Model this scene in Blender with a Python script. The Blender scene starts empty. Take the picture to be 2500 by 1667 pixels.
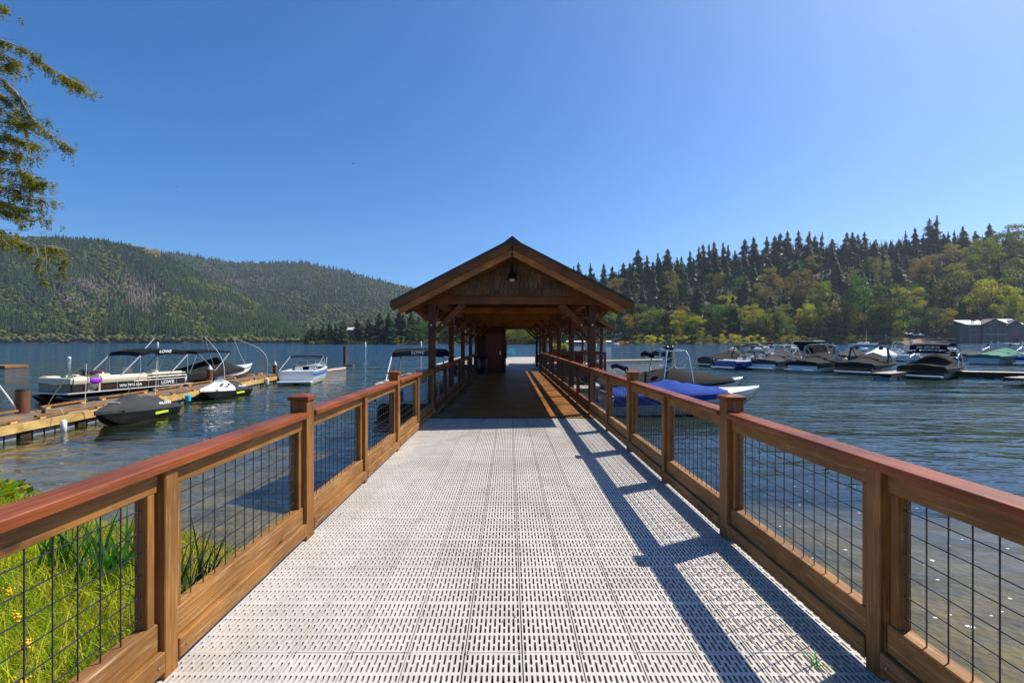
import bpy, bmesh, math, random
import numpy as np
from mathutils import Vector, Matrix
R = math.radians
C = bpy.context.scene
COL = C.collection
# ------------------------------------------------------------------ camera
F, VX, HY, CZ = 1111.0, 1243.0, 835.0, 2.8      # focal length in photo px, vanishing point, horizon row, eye height over the lake
cam_d = bpy.data.cameras.new('camera'); cam_d.sensor_width = 36.0; cam_d.lens = 36.0*F/2500.0
cam_d.shift_x = (1250-VX)/2500.0; cam_d.shift_y = (HY-833.5)/2500.0
cam_d.clip_start = 0.05; cam_d.clip_end = 30000
cam = bpy.data.objects.new('camera', cam_d); COL.objects.link(cam)
cam.location = (0, 0, CZ); cam.rotation_euler = (R(90), 0, 0)
C.camera = cam
# ------------------------------------------------------------------ light
SUN_DIR = Vector((.85, .42, 1.2)).normalized()
SUN_EL = math.asin(SUN_DIR.z); SUN_AZ = math.atan2(SUN_DIR.x, SUN_DIR.y)
sun_d = bpy.data.lights.new('sun', 'SUN'); sun_d.energy = 5.0; sun_d.angle = R(0.53); sun_d.color = (1.0, .935, .83)
sun = bpy.data.objects.new('sun', sun_d); COL.objects.link(sun)
sun.location = (30, 15, 60); sun.rotation_euler = SUN_DIR.to_track_quat('Z', 'Y').to_euler()
w = bpy.data.worlds.new('World'); C.world = w; w.use_nodes = True
wn = w.node_tree; bg = wn.nodes['Background']
sky = wn.nodes.new('ShaderNodeTexSky'); sky.sky_type = 'NISHITA'; sky.sun_disc = False
sky.sun_elevation = SUN_EL; sky.sun_rotation = SUN_AZ
sky.altitude = 2000; sky.air_density = 1.0; sky.dust_density = 5.0; sky.ozone_density = 6.0
hsv = wn.nodes.new('ShaderNodeHueSaturation'); hsv.inputs['Saturation'].default_value = 1.3
wn.links.new(sky.outputs[0], hsv.inputs['Color']); wn.links.new(hsv.outputs[0], bg.inputs[0]); bg.inputs[1].default_value = 0.12
C.view_settings.view_transform = 'Standard'; C.view_settings.look = 'None'
C.view_settings.exposure = 0.5; C.view_settings.gamma = 1.0
C.render.engine = 'CYCLES'
cy = C.cycles
cy.use_denoising = True; cy.denoising_prefilter = 'ACCURATE'; cy.max_bounces = 7; cy.diffuse_bounces = 3; cy.glossy_bounces = 3
cy.transmission_bounces = 4; cy.transparent_max_bounces = 12; cy.volume_bounces = 0
cy.sample_clamp_indirect = 6.0; cy.caustics_reflective = False; cy.caustics_refractive = False

def G(px, py, z=0.0):                      # point of a horizontal plane seen at a photo pixel
    d = F*(CZ-z)/(py-HY); return ((px-VX)*d/F, d)
def A(px, py, d):                          # point at distance d seen at a photo pixel
    return Vector(((px-VX)*d/F, d, CZ-(py-HY)*d/F))
# ------------------------------------------------------------------ materials
def srgb(r, g, b):
    f = lambda c: (c/255/12.92) if c/255 <= .04045 else ((c/255+.055)/1.055)**2.4
    return (f(r), f(g), f(b), 1)
def newmat(name):
    m = bpy.data.materials.new(name); m.use_nodes = True
    return m, m.node_tree, m.node_tree.nodes['Principled BSDF']
def c4(c): return tuple(c)+(1,) if len(c) == 3 else tuple(c)
def plain(name, col, rough=.5, metal=0.0, var=.12, scale=3.0, bump=0.0, bscale=40, spec=.5, coat=0):
    m, nt, b = newmat(name)
    tc = nt.nodes.new('ShaderNodeTexCoord'); n = nt.nodes.new('ShaderNodeTexNoise')
    n.inputs['Scale'].default_value = scale; n.inputs['Detail'].default_value = 5
    nt.links.new(tc.outputs['Object'], n.inputs['Vector'])
    mx = nt.nodes.new('ShaderNodeMix'); mx.data_type = 'RGBA'
    a = tuple(max(0, x*(1-var)) for x in col[:3]); c = tuple(min(1, x*(1+var)) for x in col[:3])
    mx.inputs[6].default_value = c4(a); mx.inputs[7].default_value = c4(c)
    nt.links.new(n.outputs['Fac'], mx.inputs[0]); nt.links.new(mx.outputs[2], b.inputs['Base Color'])
    b.inputs['Roughness'].default_value = rough; b.inputs['Metallic'].default_value = metal
    b.inputs['Specular IOR Level'].default_value = spec
    if coat: b.inputs['Coat Weight'].default_value = coat
    if bump:
        n2 = nt.nodes.new('ShaderNodeTexNoise'); n2.inputs['Scale'].default_value = bscale; n2.inputs['Detail'].default_value = 4
        nt.links.new(tc.outputs['Object'], n2.inputs['Vector'])
        bp = nt.nodes.new('ShaderNodeBump'); bp.inputs['Strength'].default_value = bump; bp.inputs['Distance'].default_value = .02
        nt.links.new(n2.outputs['Fac'], bp.inputs['Height']); nt.links.new(bp.outputs[0], b.inputs['Normal'])
    return m
def wood(name, axis, dark, light, rough=.55, worn=None, wornamt=.35, grain=55, spec=.35):
    m, nt, b = newmat(name); L = nt.links.new; N = nt.nodes.new
    tc = N('ShaderNodeTexCoord'); oi = N('ShaderNodeObjectInfo')
    mp = N('ShaderNodeMapping'); s = [grain]*3; s[axis] = grain/22.0; mp.inputs['Scale'].default_value = s
    ad = N('ShaderNodeVectorMath'); ad.operation = 'ADD'
    L(tc.outputs['Object'], ad.inputs[0]); L(oi.outputs['Random'], ad.inputs[1])
    L(ad.outputs[0], mp.inputs['Vector'])
    n = N('ShaderNodeTexNoise'); n.inputs['Scale'].default_value = 1.0; n.inputs['Detail'].default_value = 7; n.inputs['Distortion'].default_value = .25
    L(mp.outputs[0], n.inputs['Vector'])
    r = N('ShaderNodeValToRGB'); r.color_ramp.elements[0].position = .18; r.color_ramp.elements[1].position = .80
    r.color_ramp.elements[0].color = c4(dark); r.color_ramp.elements[1].color = c4(light)
    L(n.outputs['Fac'], r.inputs[0])
    n2 = N('ShaderNodeTexNoise'); n2.inputs['Scale'].default_value = 2.2; n2.inputs['Detail'].default_value = 4
    L(ad.outputs[0], n2.inputs['Vector'])
    hs = N('ShaderNodeHueSaturation'); mr = N('ShaderNodeMapRange')
    mr.inputs[1].default_value = .3; mr.inputs[2].default_value = .7; mr.inputs[3].default_value = .62; mr.inputs[4].default_value = 1.28
    L(n2.outputs['Fac'], mr.inputs[0]); L(mr.outputs[0], hs.inputs['Value']); L(r.outputs[0], hs.inputs['Color'])
    out = hs.outputs[0]
    if worn:
        n3 = N('ShaderNodeTexNoise'); n3.inputs['Scale'].default_value = .5; n3.inputs['Detail'].default_value = 8; n3.inputs['Roughness'].default_value = .7
        L(mp.outputs[0], n3.inputs['Vector'])
        r3 = N('ShaderNodeMapRange'); r3.inputs[1].default_value = .62-wornamt*.3; r3.inputs[2].default_value = .74
        r3.inputs[3].default_value = 0; r3.inputs[4].default_value = .8; L(n3.outputs['Fac'], r3.inputs[0])
        mx = N('ShaderNodeMix'); mx.data_type = 'RGBA'; L(r3.outputs[0], mx.inputs[0]); L(out, mx.inputs[6]); mx.inputs[7].default_value = c4(worn)
        out = mx.outputs[2]
    vo = N('ShaderNodeTexVoronoi'); vo.inputs['Scale'].default_value = 1.0; m3 = N('ShaderNodeMapping'); s3 = [5.0]*3; s3[axis] = 2.4; m3.inputs['Scale'].default_value = s3
    L(ad.outputs[0], m3.inputs['Vector']); L(m3.outputs[0], vo.inputs['Vector'])
    rk = N('ShaderNodeMapRange'); rk.inputs[1].default_value = .05; rk.inputs[2].default_value = .11; rk.inputs[3].default_value = .35; rk.inputs[4].default_value = 1.0; L(vo.outputs['Distance'], rk.inputs[0])
    hk = N('ShaderNodeHueSaturation'); L(rk.outputs[0], hk.inputs['Value']); L(out, hk.inputs['Color']); out = hk.outputs[0]
    L(out, b.inputs['Base Color']); b.inputs['Roughness'].default_value = rough; b.inputs['Specular IOR Level'].default_value = spec
    bp = N('ShaderNodeBump'); bp.inputs['Strength'].default_value = .25; bp.inputs['Distance'].default_value = .004
    L(n.outputs['Fac'], bp.inputs['Height']); L(bp.outputs[0], b.inputs['Normal'])
    return m
def woodset(name, *a, **k): return [wood(name+'_'+'xyz'[i], i, *a, **k) for i in range(3)]
def leafmat(name, col, trans=.35, var=.35, randamt=.25, rough=.6, attr=False, vscale=.35):
    m, nt, b = newmat(name); L = nt.links.new; N = nt.nodes.new
    tc = N('ShaderNodeTexCoord'); n = N('ShaderNodeTexNoise'); n.inputs['Scale'].default_value = vscale; n.inputs['Detail'].default_value = 3
    L(tc.outputs['Object'], n.inputs['Vector'])
    oi = N('ShaderNodeObjectInfo')
    ma = N('ShaderNodeMath'); ma.operation = 'MULTIPLY_ADD'; ma.inputs[1].default_value = var*2; ma.inputs[2].default_value = 1-var
    L(n.outputs['Fac'], ma.inputs[0])
    mb = N('ShaderNodeMath'); mb.operation = 'MULTIPLY_ADD'; mb.inputs[1].default_value = randamt*2; mb.inputs[2].default_value = 1-randamt
    L(oi.outputs['Random'], mb.inputs[0])
    mc = N('ShaderNodeMath'); mc.operation = 'MULTIPLY'; L(ma.outputs[0], mc.inputs[0]); L(mb.outputs[0], mc.inputs[1])
    hs = N('ShaderNodeHueSaturation'); L(mc.outputs[0], hs.inputs['Value'])
    if attr:
        at = N('ShaderNodeAttribute'); at.attribute_name = 'Col'; L(at.outputs['Color'], hs.inputs['Color'])
    else: hs.inputs['Color'].default_value = c4(col)
    hm = N('ShaderNodeMath'); hm.operation = 'MULTIPLY_ADD'; hm.inputs[1].default_value = .06; hm.inputs[2].default_value = .47
    L(oi.outputs['Random'], hm.inputs[0])
    if not attr: L(hm.outputs[0], hs.inputs['Hue'])
    b.inputs['Roughness'].default_value = rough; b.inputs['Specular IOR Level'].default_value = (0.0 if attr else .18)
    L(hs.outputs[0], b.inputs['Base Color'])
    t = N('ShaderNodeBsdfTranslucent'); mx = N('ShaderNodeMixShader'); mx.inputs[0].default_value = trans
    h2 = N('ShaderNodeHueSaturation'); h2.inputs['Hue'].default_value = .49; h2.inputs['Value'].default_value = 1.5; h2.inputs['Saturation'].default_value = 1.1
    L(hs.outputs[0], h2.inputs['Color']); L(h2.outputs[0], t.inputs[0])
    L(b.outputs[0], mx.inputs[1]); L(t.outputs[0], mx.inputs[2]); L(mx.outputs[0], nt.nodes['Material Output'].inputs[0])
    return m
# ------------------------------------------------------------------ mesh building
class MB:
    def __init__(s): s.v = []; s.f = []; s.m = []
    def add(s, vs, fs, mi=0):
        o = len(s.v); s.v += [tuple(v) for v in vs]
        for f in fs: s.f.append(tuple(i+o for i in f)); s.m.append(mi)
        return s
    def box(s, a, b, mi=0):
        x0, y0, z0 = a; x1, y1, z1 = b
        return s.add([(x0,y0,z0),(x1,y0,z0),(x1,y1,z0),(x0,y1,z0),(x0,y0,z1),(x1,y0,z1),(x1,y1,z1),(x0,y1,z1)],
              [(0,3,2,1),(4,5,6,7),(0,1,5,4),(1,2,6,5),(2,3,7,6),(3,0,4,7)], mi)
    def beam(s, p, q, wd, ht, mi=0, up=(0,0,1)):
        p = Vector(p); q = Vector(q); d = (q-p).normalized(); u = Vector(up)
        sd = d.cross(u)
        if sd.length < 1e-4: sd = d.cross(Vector((0,1,0)))
        sd.normalize(); u = sd.cross(d).normalized(); a = sd*wd/2; b = u*ht/2
        vs = [p-a-b, p+a-b, p+a+b, p-a+b, q-a-b, q+a-b, q+a+b, q-a+b]
        return s.add(vs, [(0,3,2,1),(4,5,6,7),(0,1,5,4),(1,2,6,5),(2,3,7,6),(3,0,4,7)], mi)
    def tube(s, pts, r, n=8, mi=0, r2=None, close=True):
        pts = [Vector(p) for p in pts]; N = len(pts); rings = []
        prev = None
        for i, p in enumerate(pts):
            d = (pts[min(i+1,N-1)]-pts[max(i-1,0)]).normalized()
            if prev is None:
                a = d.orthogonal().normalized()
            else:
                a = prev - d*prev.dot(d)
                a = a.normalized() if a.length > 1e-5 else d.orthogonal().normalized()
            prev = a; b = d.cross(a)
            rr = r if r2 is None else r+(r2-r)*i/max(1,N-1)
            if isinstance(r, (list, tuple)): rr = r[i]
            rings.append([p+(a*math.cos(2*math.pi*k/n)+b*math.sin(2*math.pi*k/n))*rr for k in range(n)])
        return s.loft(rings, mi, closed=True, cap=close)
    def loft(s, rings, mi=0, closed=False, cap=False, flip=False, mis=None):
        o = len(s.v); n = len(rings[0])
        for r in rings: s.v += [tuple(p) for p in r]
        for i in range(len(rings)-1):
            for k in range(n if closed else n-1):
                a = o+i*n+k; b = o+i*n+(k+1)%n; c = o+(i+1)*n+(k+1)%n; d = o+(i+1)*n+k
                s.f.append((a,d,c,b) if flip else (a,b,c,d)); s.m.append(mis[k] if mis else mi)
        if cap:
            s.f.append(tuple(o+k for k in range(n))[::-1]); s.m.append(mi)
            s.f.append(tuple(o+(len(rings)-1)*n+k for k in range(n))); s.m.append(mi)
        return s
    def cyl(s, p, q, r, n=16, mi=0, r2=None): return s.tube([p, q], r, n, mi, r2)
    def sphere(s, c, r, mi=0, n=12, m=8, sc=(1,1,1)):
        rings = []
        for i in range(m+1):
            a = math.pi*i/m
            rr = max(1e-4, math.sin(a))
            rings.append([(c[0]+r*sc[0]*rr*math.cos(2*math.pi*k/n), c[1]+r*sc[1]*rr*math.sin(2*math.pi*k/n), c[2]-r*sc[2]*math.cos(a)) for k in range(n)])
        return s.loft(rings, mi, closed=True, cap=True)
    def xf(s, M):
        s.v = [tuple(M @ Vector(v)) for v in s.v]; return s
    def build(s, name, mats, parent=None, smooth=False, bevel=0, world=False, seg=1, label=None):
        me = bpy.data.meshes.new(name)
        off = Vector(parent.location) if (world and parent) else Vector((0,0,0))
        me.from_pydata([tuple(Vector(v)-off) for v in s.v], [], s.f)
        if not isinstance(mats, (list, tuple)): mats = [mats]
        for m in mats: me.materials.append(m)
        if len(mats) > 1: me.polygons.foreach_set('material_index', s.m)
        bm = bmesh.new(); bm.from_mesh(me); bmesh.ops.recalc_face_normals(bm, faces=bm.faces)
        if bevel:
            bmesh.ops.bevel(bm, geom=[e for e in bm.edges if len(e.link_faces) == 2 and e.calc_face_angle(0) > .5], offset=bevel, segments=seg, affect='EDGES', profile=.6)
        bm.to_mesh(me); bm.free()
        if smooth:
            me.polygons.foreach_set('use_smooth', [True]*len(me.polygons))
            try: me.set_sharp_from_angle(angle=R(smooth if smooth is not True else 40))
            except Exception: pass
        o = bpy.data.objects.new(name, me); COL.objects.link(o)
        if parent: o.parent = parent
        if label: o['label'] = label
        return o
def thing(name, label, cat, loc=(0,0,0), rz=0, group=None):
    o = bpy.data.objects.new(name, None); COL.objects.link(o); o.empty_display_size = .2
    o.location = loc; o.rotation_euler = (0, 0, rz); o['label'] = label; o['category'] = cat
    if group: o['group'] = group
    return o
def tag(o, label, cat, group=None):
    o['label'] = label; o['category'] = cat
    if group: o['group'] = group
    return o
def struct(o): o['kind'] = 'structure'; return o
def stuff(o, label, cat): o['kind'] = 'stuff'; o['label'] = label; o['category'] = cat; return o
def dup(root, loc, rz=0, label=None, group=None, scale=None):
    r = root.copy(); COL.objects.link(r); r.location = loc; r.rotation_euler = (0, 0, rz)
    if scale is not None: r.scale = scale
    if label: r['label'] = label
    if group: r['group'] = group
    for ch in list(root.children):
        c = ch.copy(); COL.objects.link(c); c.parent = r
        for g in list(ch.children):
            d = g.copy(); COL.objects.link(d); d.parent = c
    return r
def npmesh(name, V, Fc, mats, col=None, parent=None, midx=None):
    V = np.asarray(V, dtype=np.float32); Fc = np.asarray(Fc, dtype=np.int32); k = Fc.shape[1]
    me = bpy.data.meshes.new(name); me.vertices.add(len(V)); me.vertices.foreach_set('co', V.ravel())
    me.loops.add(Fc.size); me.loops.foreach_set('vertex_index', Fc.ravel())
    me.polygons.add(len(Fc)); me.polygons.foreach_set('loop_start', np.arange(0, Fc.size, k, dtype=np.int32))
    me.polygons.foreach_set('loop_total', np.full(len(Fc), k, dtype=np.int32))
    for m in (mats if isinstance(mats, (list, tuple)) else [mats]): me.materials.append(m)
    if midx is not None: me.polygons.foreach_set('material_index', np.asarray(midx, dtype=np.int32))
    me.update(calc_edges=True)
    if col is not None:
        at = me.color_attributes.new('Col', 'FLOAT_COLOR', 'POINT')
        cc = np.ones((len(V), 4), dtype=np.float32); cc[:, :3] = col; at.data.foreach_set('color', cc.ravel())
    o = bpy.data.objects.new(name, me); COL.objects.link(o)
    if parent: o.parent = parent
    return o
def text_mesh(name, body, size, mat, parent, loc, rot, depth=.004, shear=0, bold=0.0):
    cu = bpy.data.curves.new(name, 'FONT'); cu.body = body; cu.size = size; cu.extrude = depth; cu.shear = shear
    cu.offset = bold; cu.align_x = 'CENTER'; cu.align_y = 'CENTER'
    to = bpy.data.objects.new(name+'_tmp', cu); COL.objects.link(to)
    bpy.context.view_layer.update()
    me = bpy.data.meshes.new_from_object(to.evaluated_get(bpy.context.evaluated_depsgraph_get()))
    bpy.data.objects.remove(to); me.name = name; me.materials.clear(); me.materials.append(mat)
    o = bpy.data.objects.new(name, me); COL.objects.link(o); o.parent = parent; o.location = loc; o.rotation_euler = rot
    return o
def interp(x, pts):
    xs = [p[0] for p in pts]; ys = [p[1] for p in pts]; return float(np.interp(x, xs, ys))
# ================================================================== SETTING: ground, water, walkway, railings, pavilion
ZD = 1.15            # deck level over the lake
CX = 0.065           # centre line of the walkway
random.seed(4)
# ---- lake bed and bank
SHORE = [(-60, 14), (-14, 9.7), (-10.2, 8.7), (-8, 7.7), (-5.2, 6.6), (-3.75, 5.9), (-2.8, 5.1), (-2, 4.6), (0, 3.0), (2, 1.6), (5, 1.0), (10, .4), (40, -8)]
def bank_s(x, y): return y-interp(x, SHORE)
def ground_z(x, y):
    s = bank_s(x, y)
    if s < 0: z = min(.75, -.085*s + .03)
    else: z = -.10*s if s < 8 else max(-7, -.8-.28*(s-8))
    return z + .03*math.sin(x*3.1+y*1.7)*math.sin(y*2.3-x*.9) * (1 if s < 4 else 0)
xs = sorted(set([-6000,-3000,-1500,-700,-300,-150,-80,-55]+[round(-40+i*.5,2) for i in range(0, 160)]+[55,80,150,300,700,1500,3000,6000]))
ys = sorted(set([-1500,-500,-150,-60,-30,-15,-8]+[round(-5+i*.45,2) for i in range(0, 90)]+[40,50,70,100,160,260,450,800,1500,3000,6000]))
m, nt, b = newmat('lake_bed_soil'); L = nt.links.new; N = nt.nodes.new
tc = N('ShaderNodeTexCoord'); n1 = N('ShaderNodeTexNoise'); n1.inputs['Scale'].default_value = 1.1; n1.inputs['Detail'].default_value = 9; n1.inputs['Roughness'].default_value = .7
L(tc.outputs['Object'], n1.inputs['Vector'])
r1 = N('ShaderNodeValToRGB'); r1.color_ramp.elements[0].position = .35; r1.color_ramp.elements[0].color = (.07,.055,.022,1)
r1.color_ramp.elements[1].position = .68; r1.color_ramp.elements[1].color = (.30,.21,.10,1)
L(n1.outputs['Fac'], r1.inputs[0]); L(r1.outputs[0], b.inputs['Base Color']); b.inputs['Roughness'].default_value = .9
vv = N('ShaderNodeTexVoronoi'); vv.inputs['Scale'].default_value = 9; L(tc.outputs['Object'], vv.inputs['Vector'])
bp = N('ShaderNodeBump'); bp.inputs['Distance'].default_value = .04; L(vv.outputs['Distance'], bp.inputs['Height']); L(bp.outputs[0], b.inputs['Normal'])
M_BED = m
V = [(x, y, ground_z(x, y)) for y in ys for x in xs]; nx = len(xs)
Fq = [(j*nx+i, j*nx+i+1, (j+1)*nx+i+1, (j+1)*nx+i) for j in range(len(ys)-1) for i in range(nx-1)]
g = npmesh('ground', V, Fq, M_BED); struct(g)
# ---- water
m, nt, b = newmat('lake_water'); L = nt.links.new; N = nt.nodes.new
nt.nodes.remove(b); out = nt.nodes['Material Output']
tc = N('ShaderNodeTexCoord')
mp = N('ShaderNodeMapping'); mp.inputs['Scale'].default_value = (.42, 1.15, 1); mp.inputs['Rotation'].default_value = (0, 0, R(-12)); L(tc.outputs['Object'], mp.inputs[0])
wn1 = N('ShaderNodeTexNoise'); wn1.inputs['Scale'].default_value = 1.7; wn1.inputs['Detail'].default_value = 3; wn1.inputs['Roughness'].default_value = .5; wn1.inputs['Distortion'].default_value = .5
L(mp.outputs[0], wn1.inputs['Vector'])
wn2 = N('ShaderNodeTexNoise'); wn2.inputs['Scale'].default_value = .22; wn2.inputs['Detail'].default_value = 3; wn2.inputs['Roughness'].default_value = .6; L(mp.outputs[0], wn2.inputs['Vector'])
wn3 = N('ShaderNodeTexNoise'); wn3.inputs['Scale'].default_value = .035; wn3.inputs['Detail'].default_value = 4; wn3.inputs['Roughness'].default_value = .65; L(mp.outputs[0], wn3.inputs['Vector'])
geo = N('ShaderNodeNewGeometry'); sep = N('ShaderNodeSeparateXYZ'); L(geo.outputs['Position'], sep.inputs[0])
def mrange(a_, b_, c_, d_):
    q = N('ShaderNodeMapRange'); q.inputs[1].default_value = a_; q.inputs[2].default_value = b_; q.inputs[3].default_value = c_; q.inputs[4].default_value = d_; L(sep.outputs['Y'], q.inputs[0]); return q
w1 = mrange(5, 30, .035, .12); w2 = mrange(8, 60, .06, 1.1); w3 = mrange(60, 500, 0, 8.0)
def mul(x_, y_):
    q = N('ShaderNodeMath'); q.operation = 'MULTIPLY'; L(x_.outputs[0], q.inputs[0]); L(y_.outputs[0], q.inputs[1]); return q
def addn(x_, y_):
    q = N('ShaderNodeMath'); q.operation = 'ADD'; L(x_.outputs[0], q.inputs[0]); L(y_.outputs[0], q.inputs[1]); return q
wsum = addn(addn(mul(wn1, w1), mul(wn2, w2)), mul(wn3, w3))
bp = N('ShaderNodeBump'); bp.inputs['Strength'].default_value = 1.0; bp.inputs['Distance'].default_value = 1.0
L(wsum.outputs[0], bp.inputs['Height'])
gl = N('ShaderNodeBsdfGlossy'); gl.inputs['Roughness'].default_value = .05; L(bp.outputs[0], gl.inputs['Normal']); gl.inputs['Color'].default_value = (1, 1, 1, 1)
fr = N('ShaderNodeFresnel'); fr.inputs['IOR'].default_value = 1.333; L(bp.outputs[0], fr.inputs['Normal'])
tr = N('ShaderNodeBsdfTransparent'); tr.inputs['Color'].default_value = (.80, .84, .70, 1)
df = N('ShaderNodeBsdfDiffuse'); dq = mrange(18, 95, 0, 1); dm = N('ShaderNodeMix'); dm.data_type = 'RGBA'; dm.inputs[6].default_value = (.026, .042, .018, 1); dm.inputs[7].default_value = (.007, .038, .072, 1); L(dq.outputs[0], dm.inputs[0]); L(dm.outputs[2], df.inputs['Color'])  # hill and sky reflections painted into the diffuse colour: olive near, blue farther out
# how much of the bed shows: opaque where the lake is deep (distance from the shore)
dp = N('ShaderNodeMapRange'); dp.inputs[1].default_value = 5; dp.inputs[2].default_value = 24; dp.inputs[3].default_value = .0; dp.inputs[4].default_value = 1.0
ax = N('ShaderNodeMath'); ax.operation = 'MULTIPLY_ADD'; ax.inputs[1].default_value = .25; L(sep.outputs['X'], ax.inputs[0]); L(sep.outputs['Y'], ax.inputs[2]); L(ax.outputs[0], dp.inputs[0])
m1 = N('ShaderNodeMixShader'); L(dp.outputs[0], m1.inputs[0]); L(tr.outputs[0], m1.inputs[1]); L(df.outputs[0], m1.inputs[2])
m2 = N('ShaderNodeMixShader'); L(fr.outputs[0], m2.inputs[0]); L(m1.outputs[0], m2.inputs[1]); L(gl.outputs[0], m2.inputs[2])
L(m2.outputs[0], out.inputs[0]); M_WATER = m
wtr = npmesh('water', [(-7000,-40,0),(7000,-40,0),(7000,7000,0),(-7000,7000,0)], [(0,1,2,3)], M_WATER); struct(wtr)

# ---- woods
W_POST = woodset('stained_cedar_post', (.14,.055,.011), (.33,.150,.034), grain=110, rough=.6, worn=(.42,.31,.20), wornamt=.15)
W_CAP = woodset('red_stained_rail', (.12,.028,.008), (.30,.080,.019), rough=.45, worn=(.34,.17,.12), wornamt=.12, grain=60, spec=.3)
W_LOW = woodset('weathered_cedar_rail', (.15,.062,.013), (.35,.165,.042), grain=110, rough=.65, worn=(.48,.36,.23), wornamt=.3)
W_BEAM = woodset('dark_stained_timber', (.10,.031,.006), (.22,.080,.018), rough=.6, grain=38)
W_TRIM = woodset('honey_fascia_timber', (.24,.090,.016), (.46,.20,.045), rough=.5, grain=38)
W_COLM = woodset('red_brown_column', (.06,.014,.004), (.125,.034,.010), rough=.5, grain=38)
W_PLANK = woodset('deck_plank', (.15,.058,.010), (.36,.148,.030), rough=.5, grain=45, worn=(.30,.2,.11), wornamt=.2)
W_DARK = woodset('under_deck_timber', (.03,.018,.01), (.06,.035,.02), rough=.8)  # very dark brown timber for framing, piles and dock sides
M_WIRE = plain('black_coated_wire', (.02,.02,.022), .5, var=.1)
M_BOLT = plain('galvanised_bolt', (.55,.55,.55), .35, 1.0)

# ---- grated walkway
m, nt, b = newmat('grey_composite_grating'); L = nt.links.new; N = nt.nodes.new
oi = N('ShaderNodeObjectInfo'); tc = N('ShaderNodeTexCoord'); n = N('ShaderNodeTexNoise'); n.inputs['Scale'].default_value = 5; n.inputs['Detail'].default_value = 8; n.inputs['Roughness'].default_value = .65
geo = N('ShaderNodeNewGeometry'); L(geo.outputs['Position'], n.inputs['Vector'])
mr = N('ShaderNodeMapRange'); mr.inputs[1].default_value = .3; mr.inputs[2].default_value = .7; mr.inputs[3].default_value = .82; mr.inputs[4].default_value = 1.06; L(n.outputs['Fac'], mr.inputs[0])
mo = N('ShaderNodeMapRange'); mo.inputs[3].default_value = .93; mo.inputs[4].default_value = 1.04; L(oi.outputs['Random'], mo.inputs[0])
mm = N('ShaderNodeMath'); mm.operation = 'MULTIPLY'; L(mr.outputs[0], mm.inputs[0]); L(mo.outputs[0], mm.inputs[1])
nd = N('ShaderNodeTexNoise'); nd.inputs['Scale'].default_value = .9; nd.inputs['Detail'].default_value = 6; L(geo.outputs['Position'], nd.inputs['Vector']); rd = N('ShaderNodeValToRGB'); rd.color_ramp.elements[0].position = .30; rd.color_ramp.elements[0].color = (.49,.445,.39,1); rd.color_ramp.elements[1].position = .55; rd.color_ramp.elements[1].color = (.56,.525,.48,1); L(nd.outputs['Fac'], rd.inputs[0])
hs = N('ShaderNodeHueSaturation'); L(rd.outputs[0], hs.inputs['Color']); L(mm.outputs[0], hs.inputs['Value']); L(hs.outputs[0], b.inputs['Base Color'])
b.inputs['Roughness'].default_value = .5
M_GRATE = m; M_SCREW = plain('dark_screw', (.05,.05,.05), .5, .6)
def panel_mesh(rows):
    s = MB(); W_ = .298; P = W_/11.0; GP = .464/3; sw = .0122; th = .028; x0 = -W_/2
    Ltot = rows*.464
    s.box  # outer sides
    yA, yB = .0025, Ltot-.0025
    s.add([(x0,yA,0),(x0+W_,yA,0),(x0+W_,yB,0),(x0,yB,0),(x0,yA,-th),(x0+W_,yA,-th),(x0+W_,yB,-th),(x0,yB,-th)], [(0,1,5,4),(1,2,6,5),(2,3,7,6),(3,0,4,7)])
    for c in range(11):
        xa = x0+c*P; xb = xa+P; xl = xa+(P-sw)/2; xr = xl+sw
        s.add([(xa,yA,0),(xl,yA,0),(xl,yB,0),(xa,yB,0)], [(0,1,2,3)]); s.add([(xr,yA,0),(xb,yA,0),(xb,yB,0),(xr,yB,0)], [(0,1,2,3)])
        ycur = yA
        for gq in range(rows*3):
            y0 = gq*GP+.009 + (.006 if gq % 3 == 0 else 0); y1 = (gq+1)*GP-.009 - (.006 if gq % 3 == 2 else 0); Lg = y1-y0; br = .013
            cut = (.36 if c % 2 else .62)
            for (a, bb) in ((y0, y0+Lg*cut-br/2), (y0+Lg*cut+br/2, y1)):
                s.add([(xl,ycur,0),(xr,ycur,0),(xr,a,0),(xl,a,0)], [(0,1,2,3)])
                q = .005
                for (cx_, cy_, dx, dy) in ((xl,a,1,1),(xr,a,-1,1),(xr,bb,-1,-1),(xl,bb,1,-1)):
                    s.add([(cx_,cy_,0),(cx_+dx*q,cy_,0),(cx_,cy_+dy*q,0)], [(0,1,2)])
                s.add([(xl,a,0),(xr,a,0),(xr,bb,0),(xl,bb,0),(xl,a,-th),(xr,a,-th),(xr,bb,-th),(xl,bb,-th)], [(0,1,5,4),(1,2,6,5),(2,3,7,6),(3,0,4,7)])
                ycur = bb
        s.add([(xl,ycur,0),(xr,ycur,0),(xr,yB,0),(xl,yB,0)], [(0,1,2,3)])
    for r_ in range(rows+1):
        for sx in (-1, 1):
            for oy in ((.008,) if r_ == 0 else (-.008,) if r_ == rows else (0,)):
                cx_ = sx*(W_/2-.012); cy_ = r_*.464+oy; s.add([(cx_+.0042*math.cos(k), cy_+.0042*math.sin(k), .0012) for k in [i*math.pi/3 for i in range(6)]], [tuple(range(6))], 1)
    me = bpy.data.meshes.new('deck_panel'); me.from_pydata(s.v, [], s.f); me.materials.append(M_GRATE); me.materials.append(M_SCREW)
    me.polygons.foreach_set('material_index', s.m); return me
walk = thing('walkway', 'pale grey slotted grating walkway leading from the shore to the roofed dock', 'walkway', (CX, 0, ZD))
PM = {2: panel_mesh(2), 4: panel_mesh(4)}
y = .564; rowsets = [2]*6+[4]*2
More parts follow.
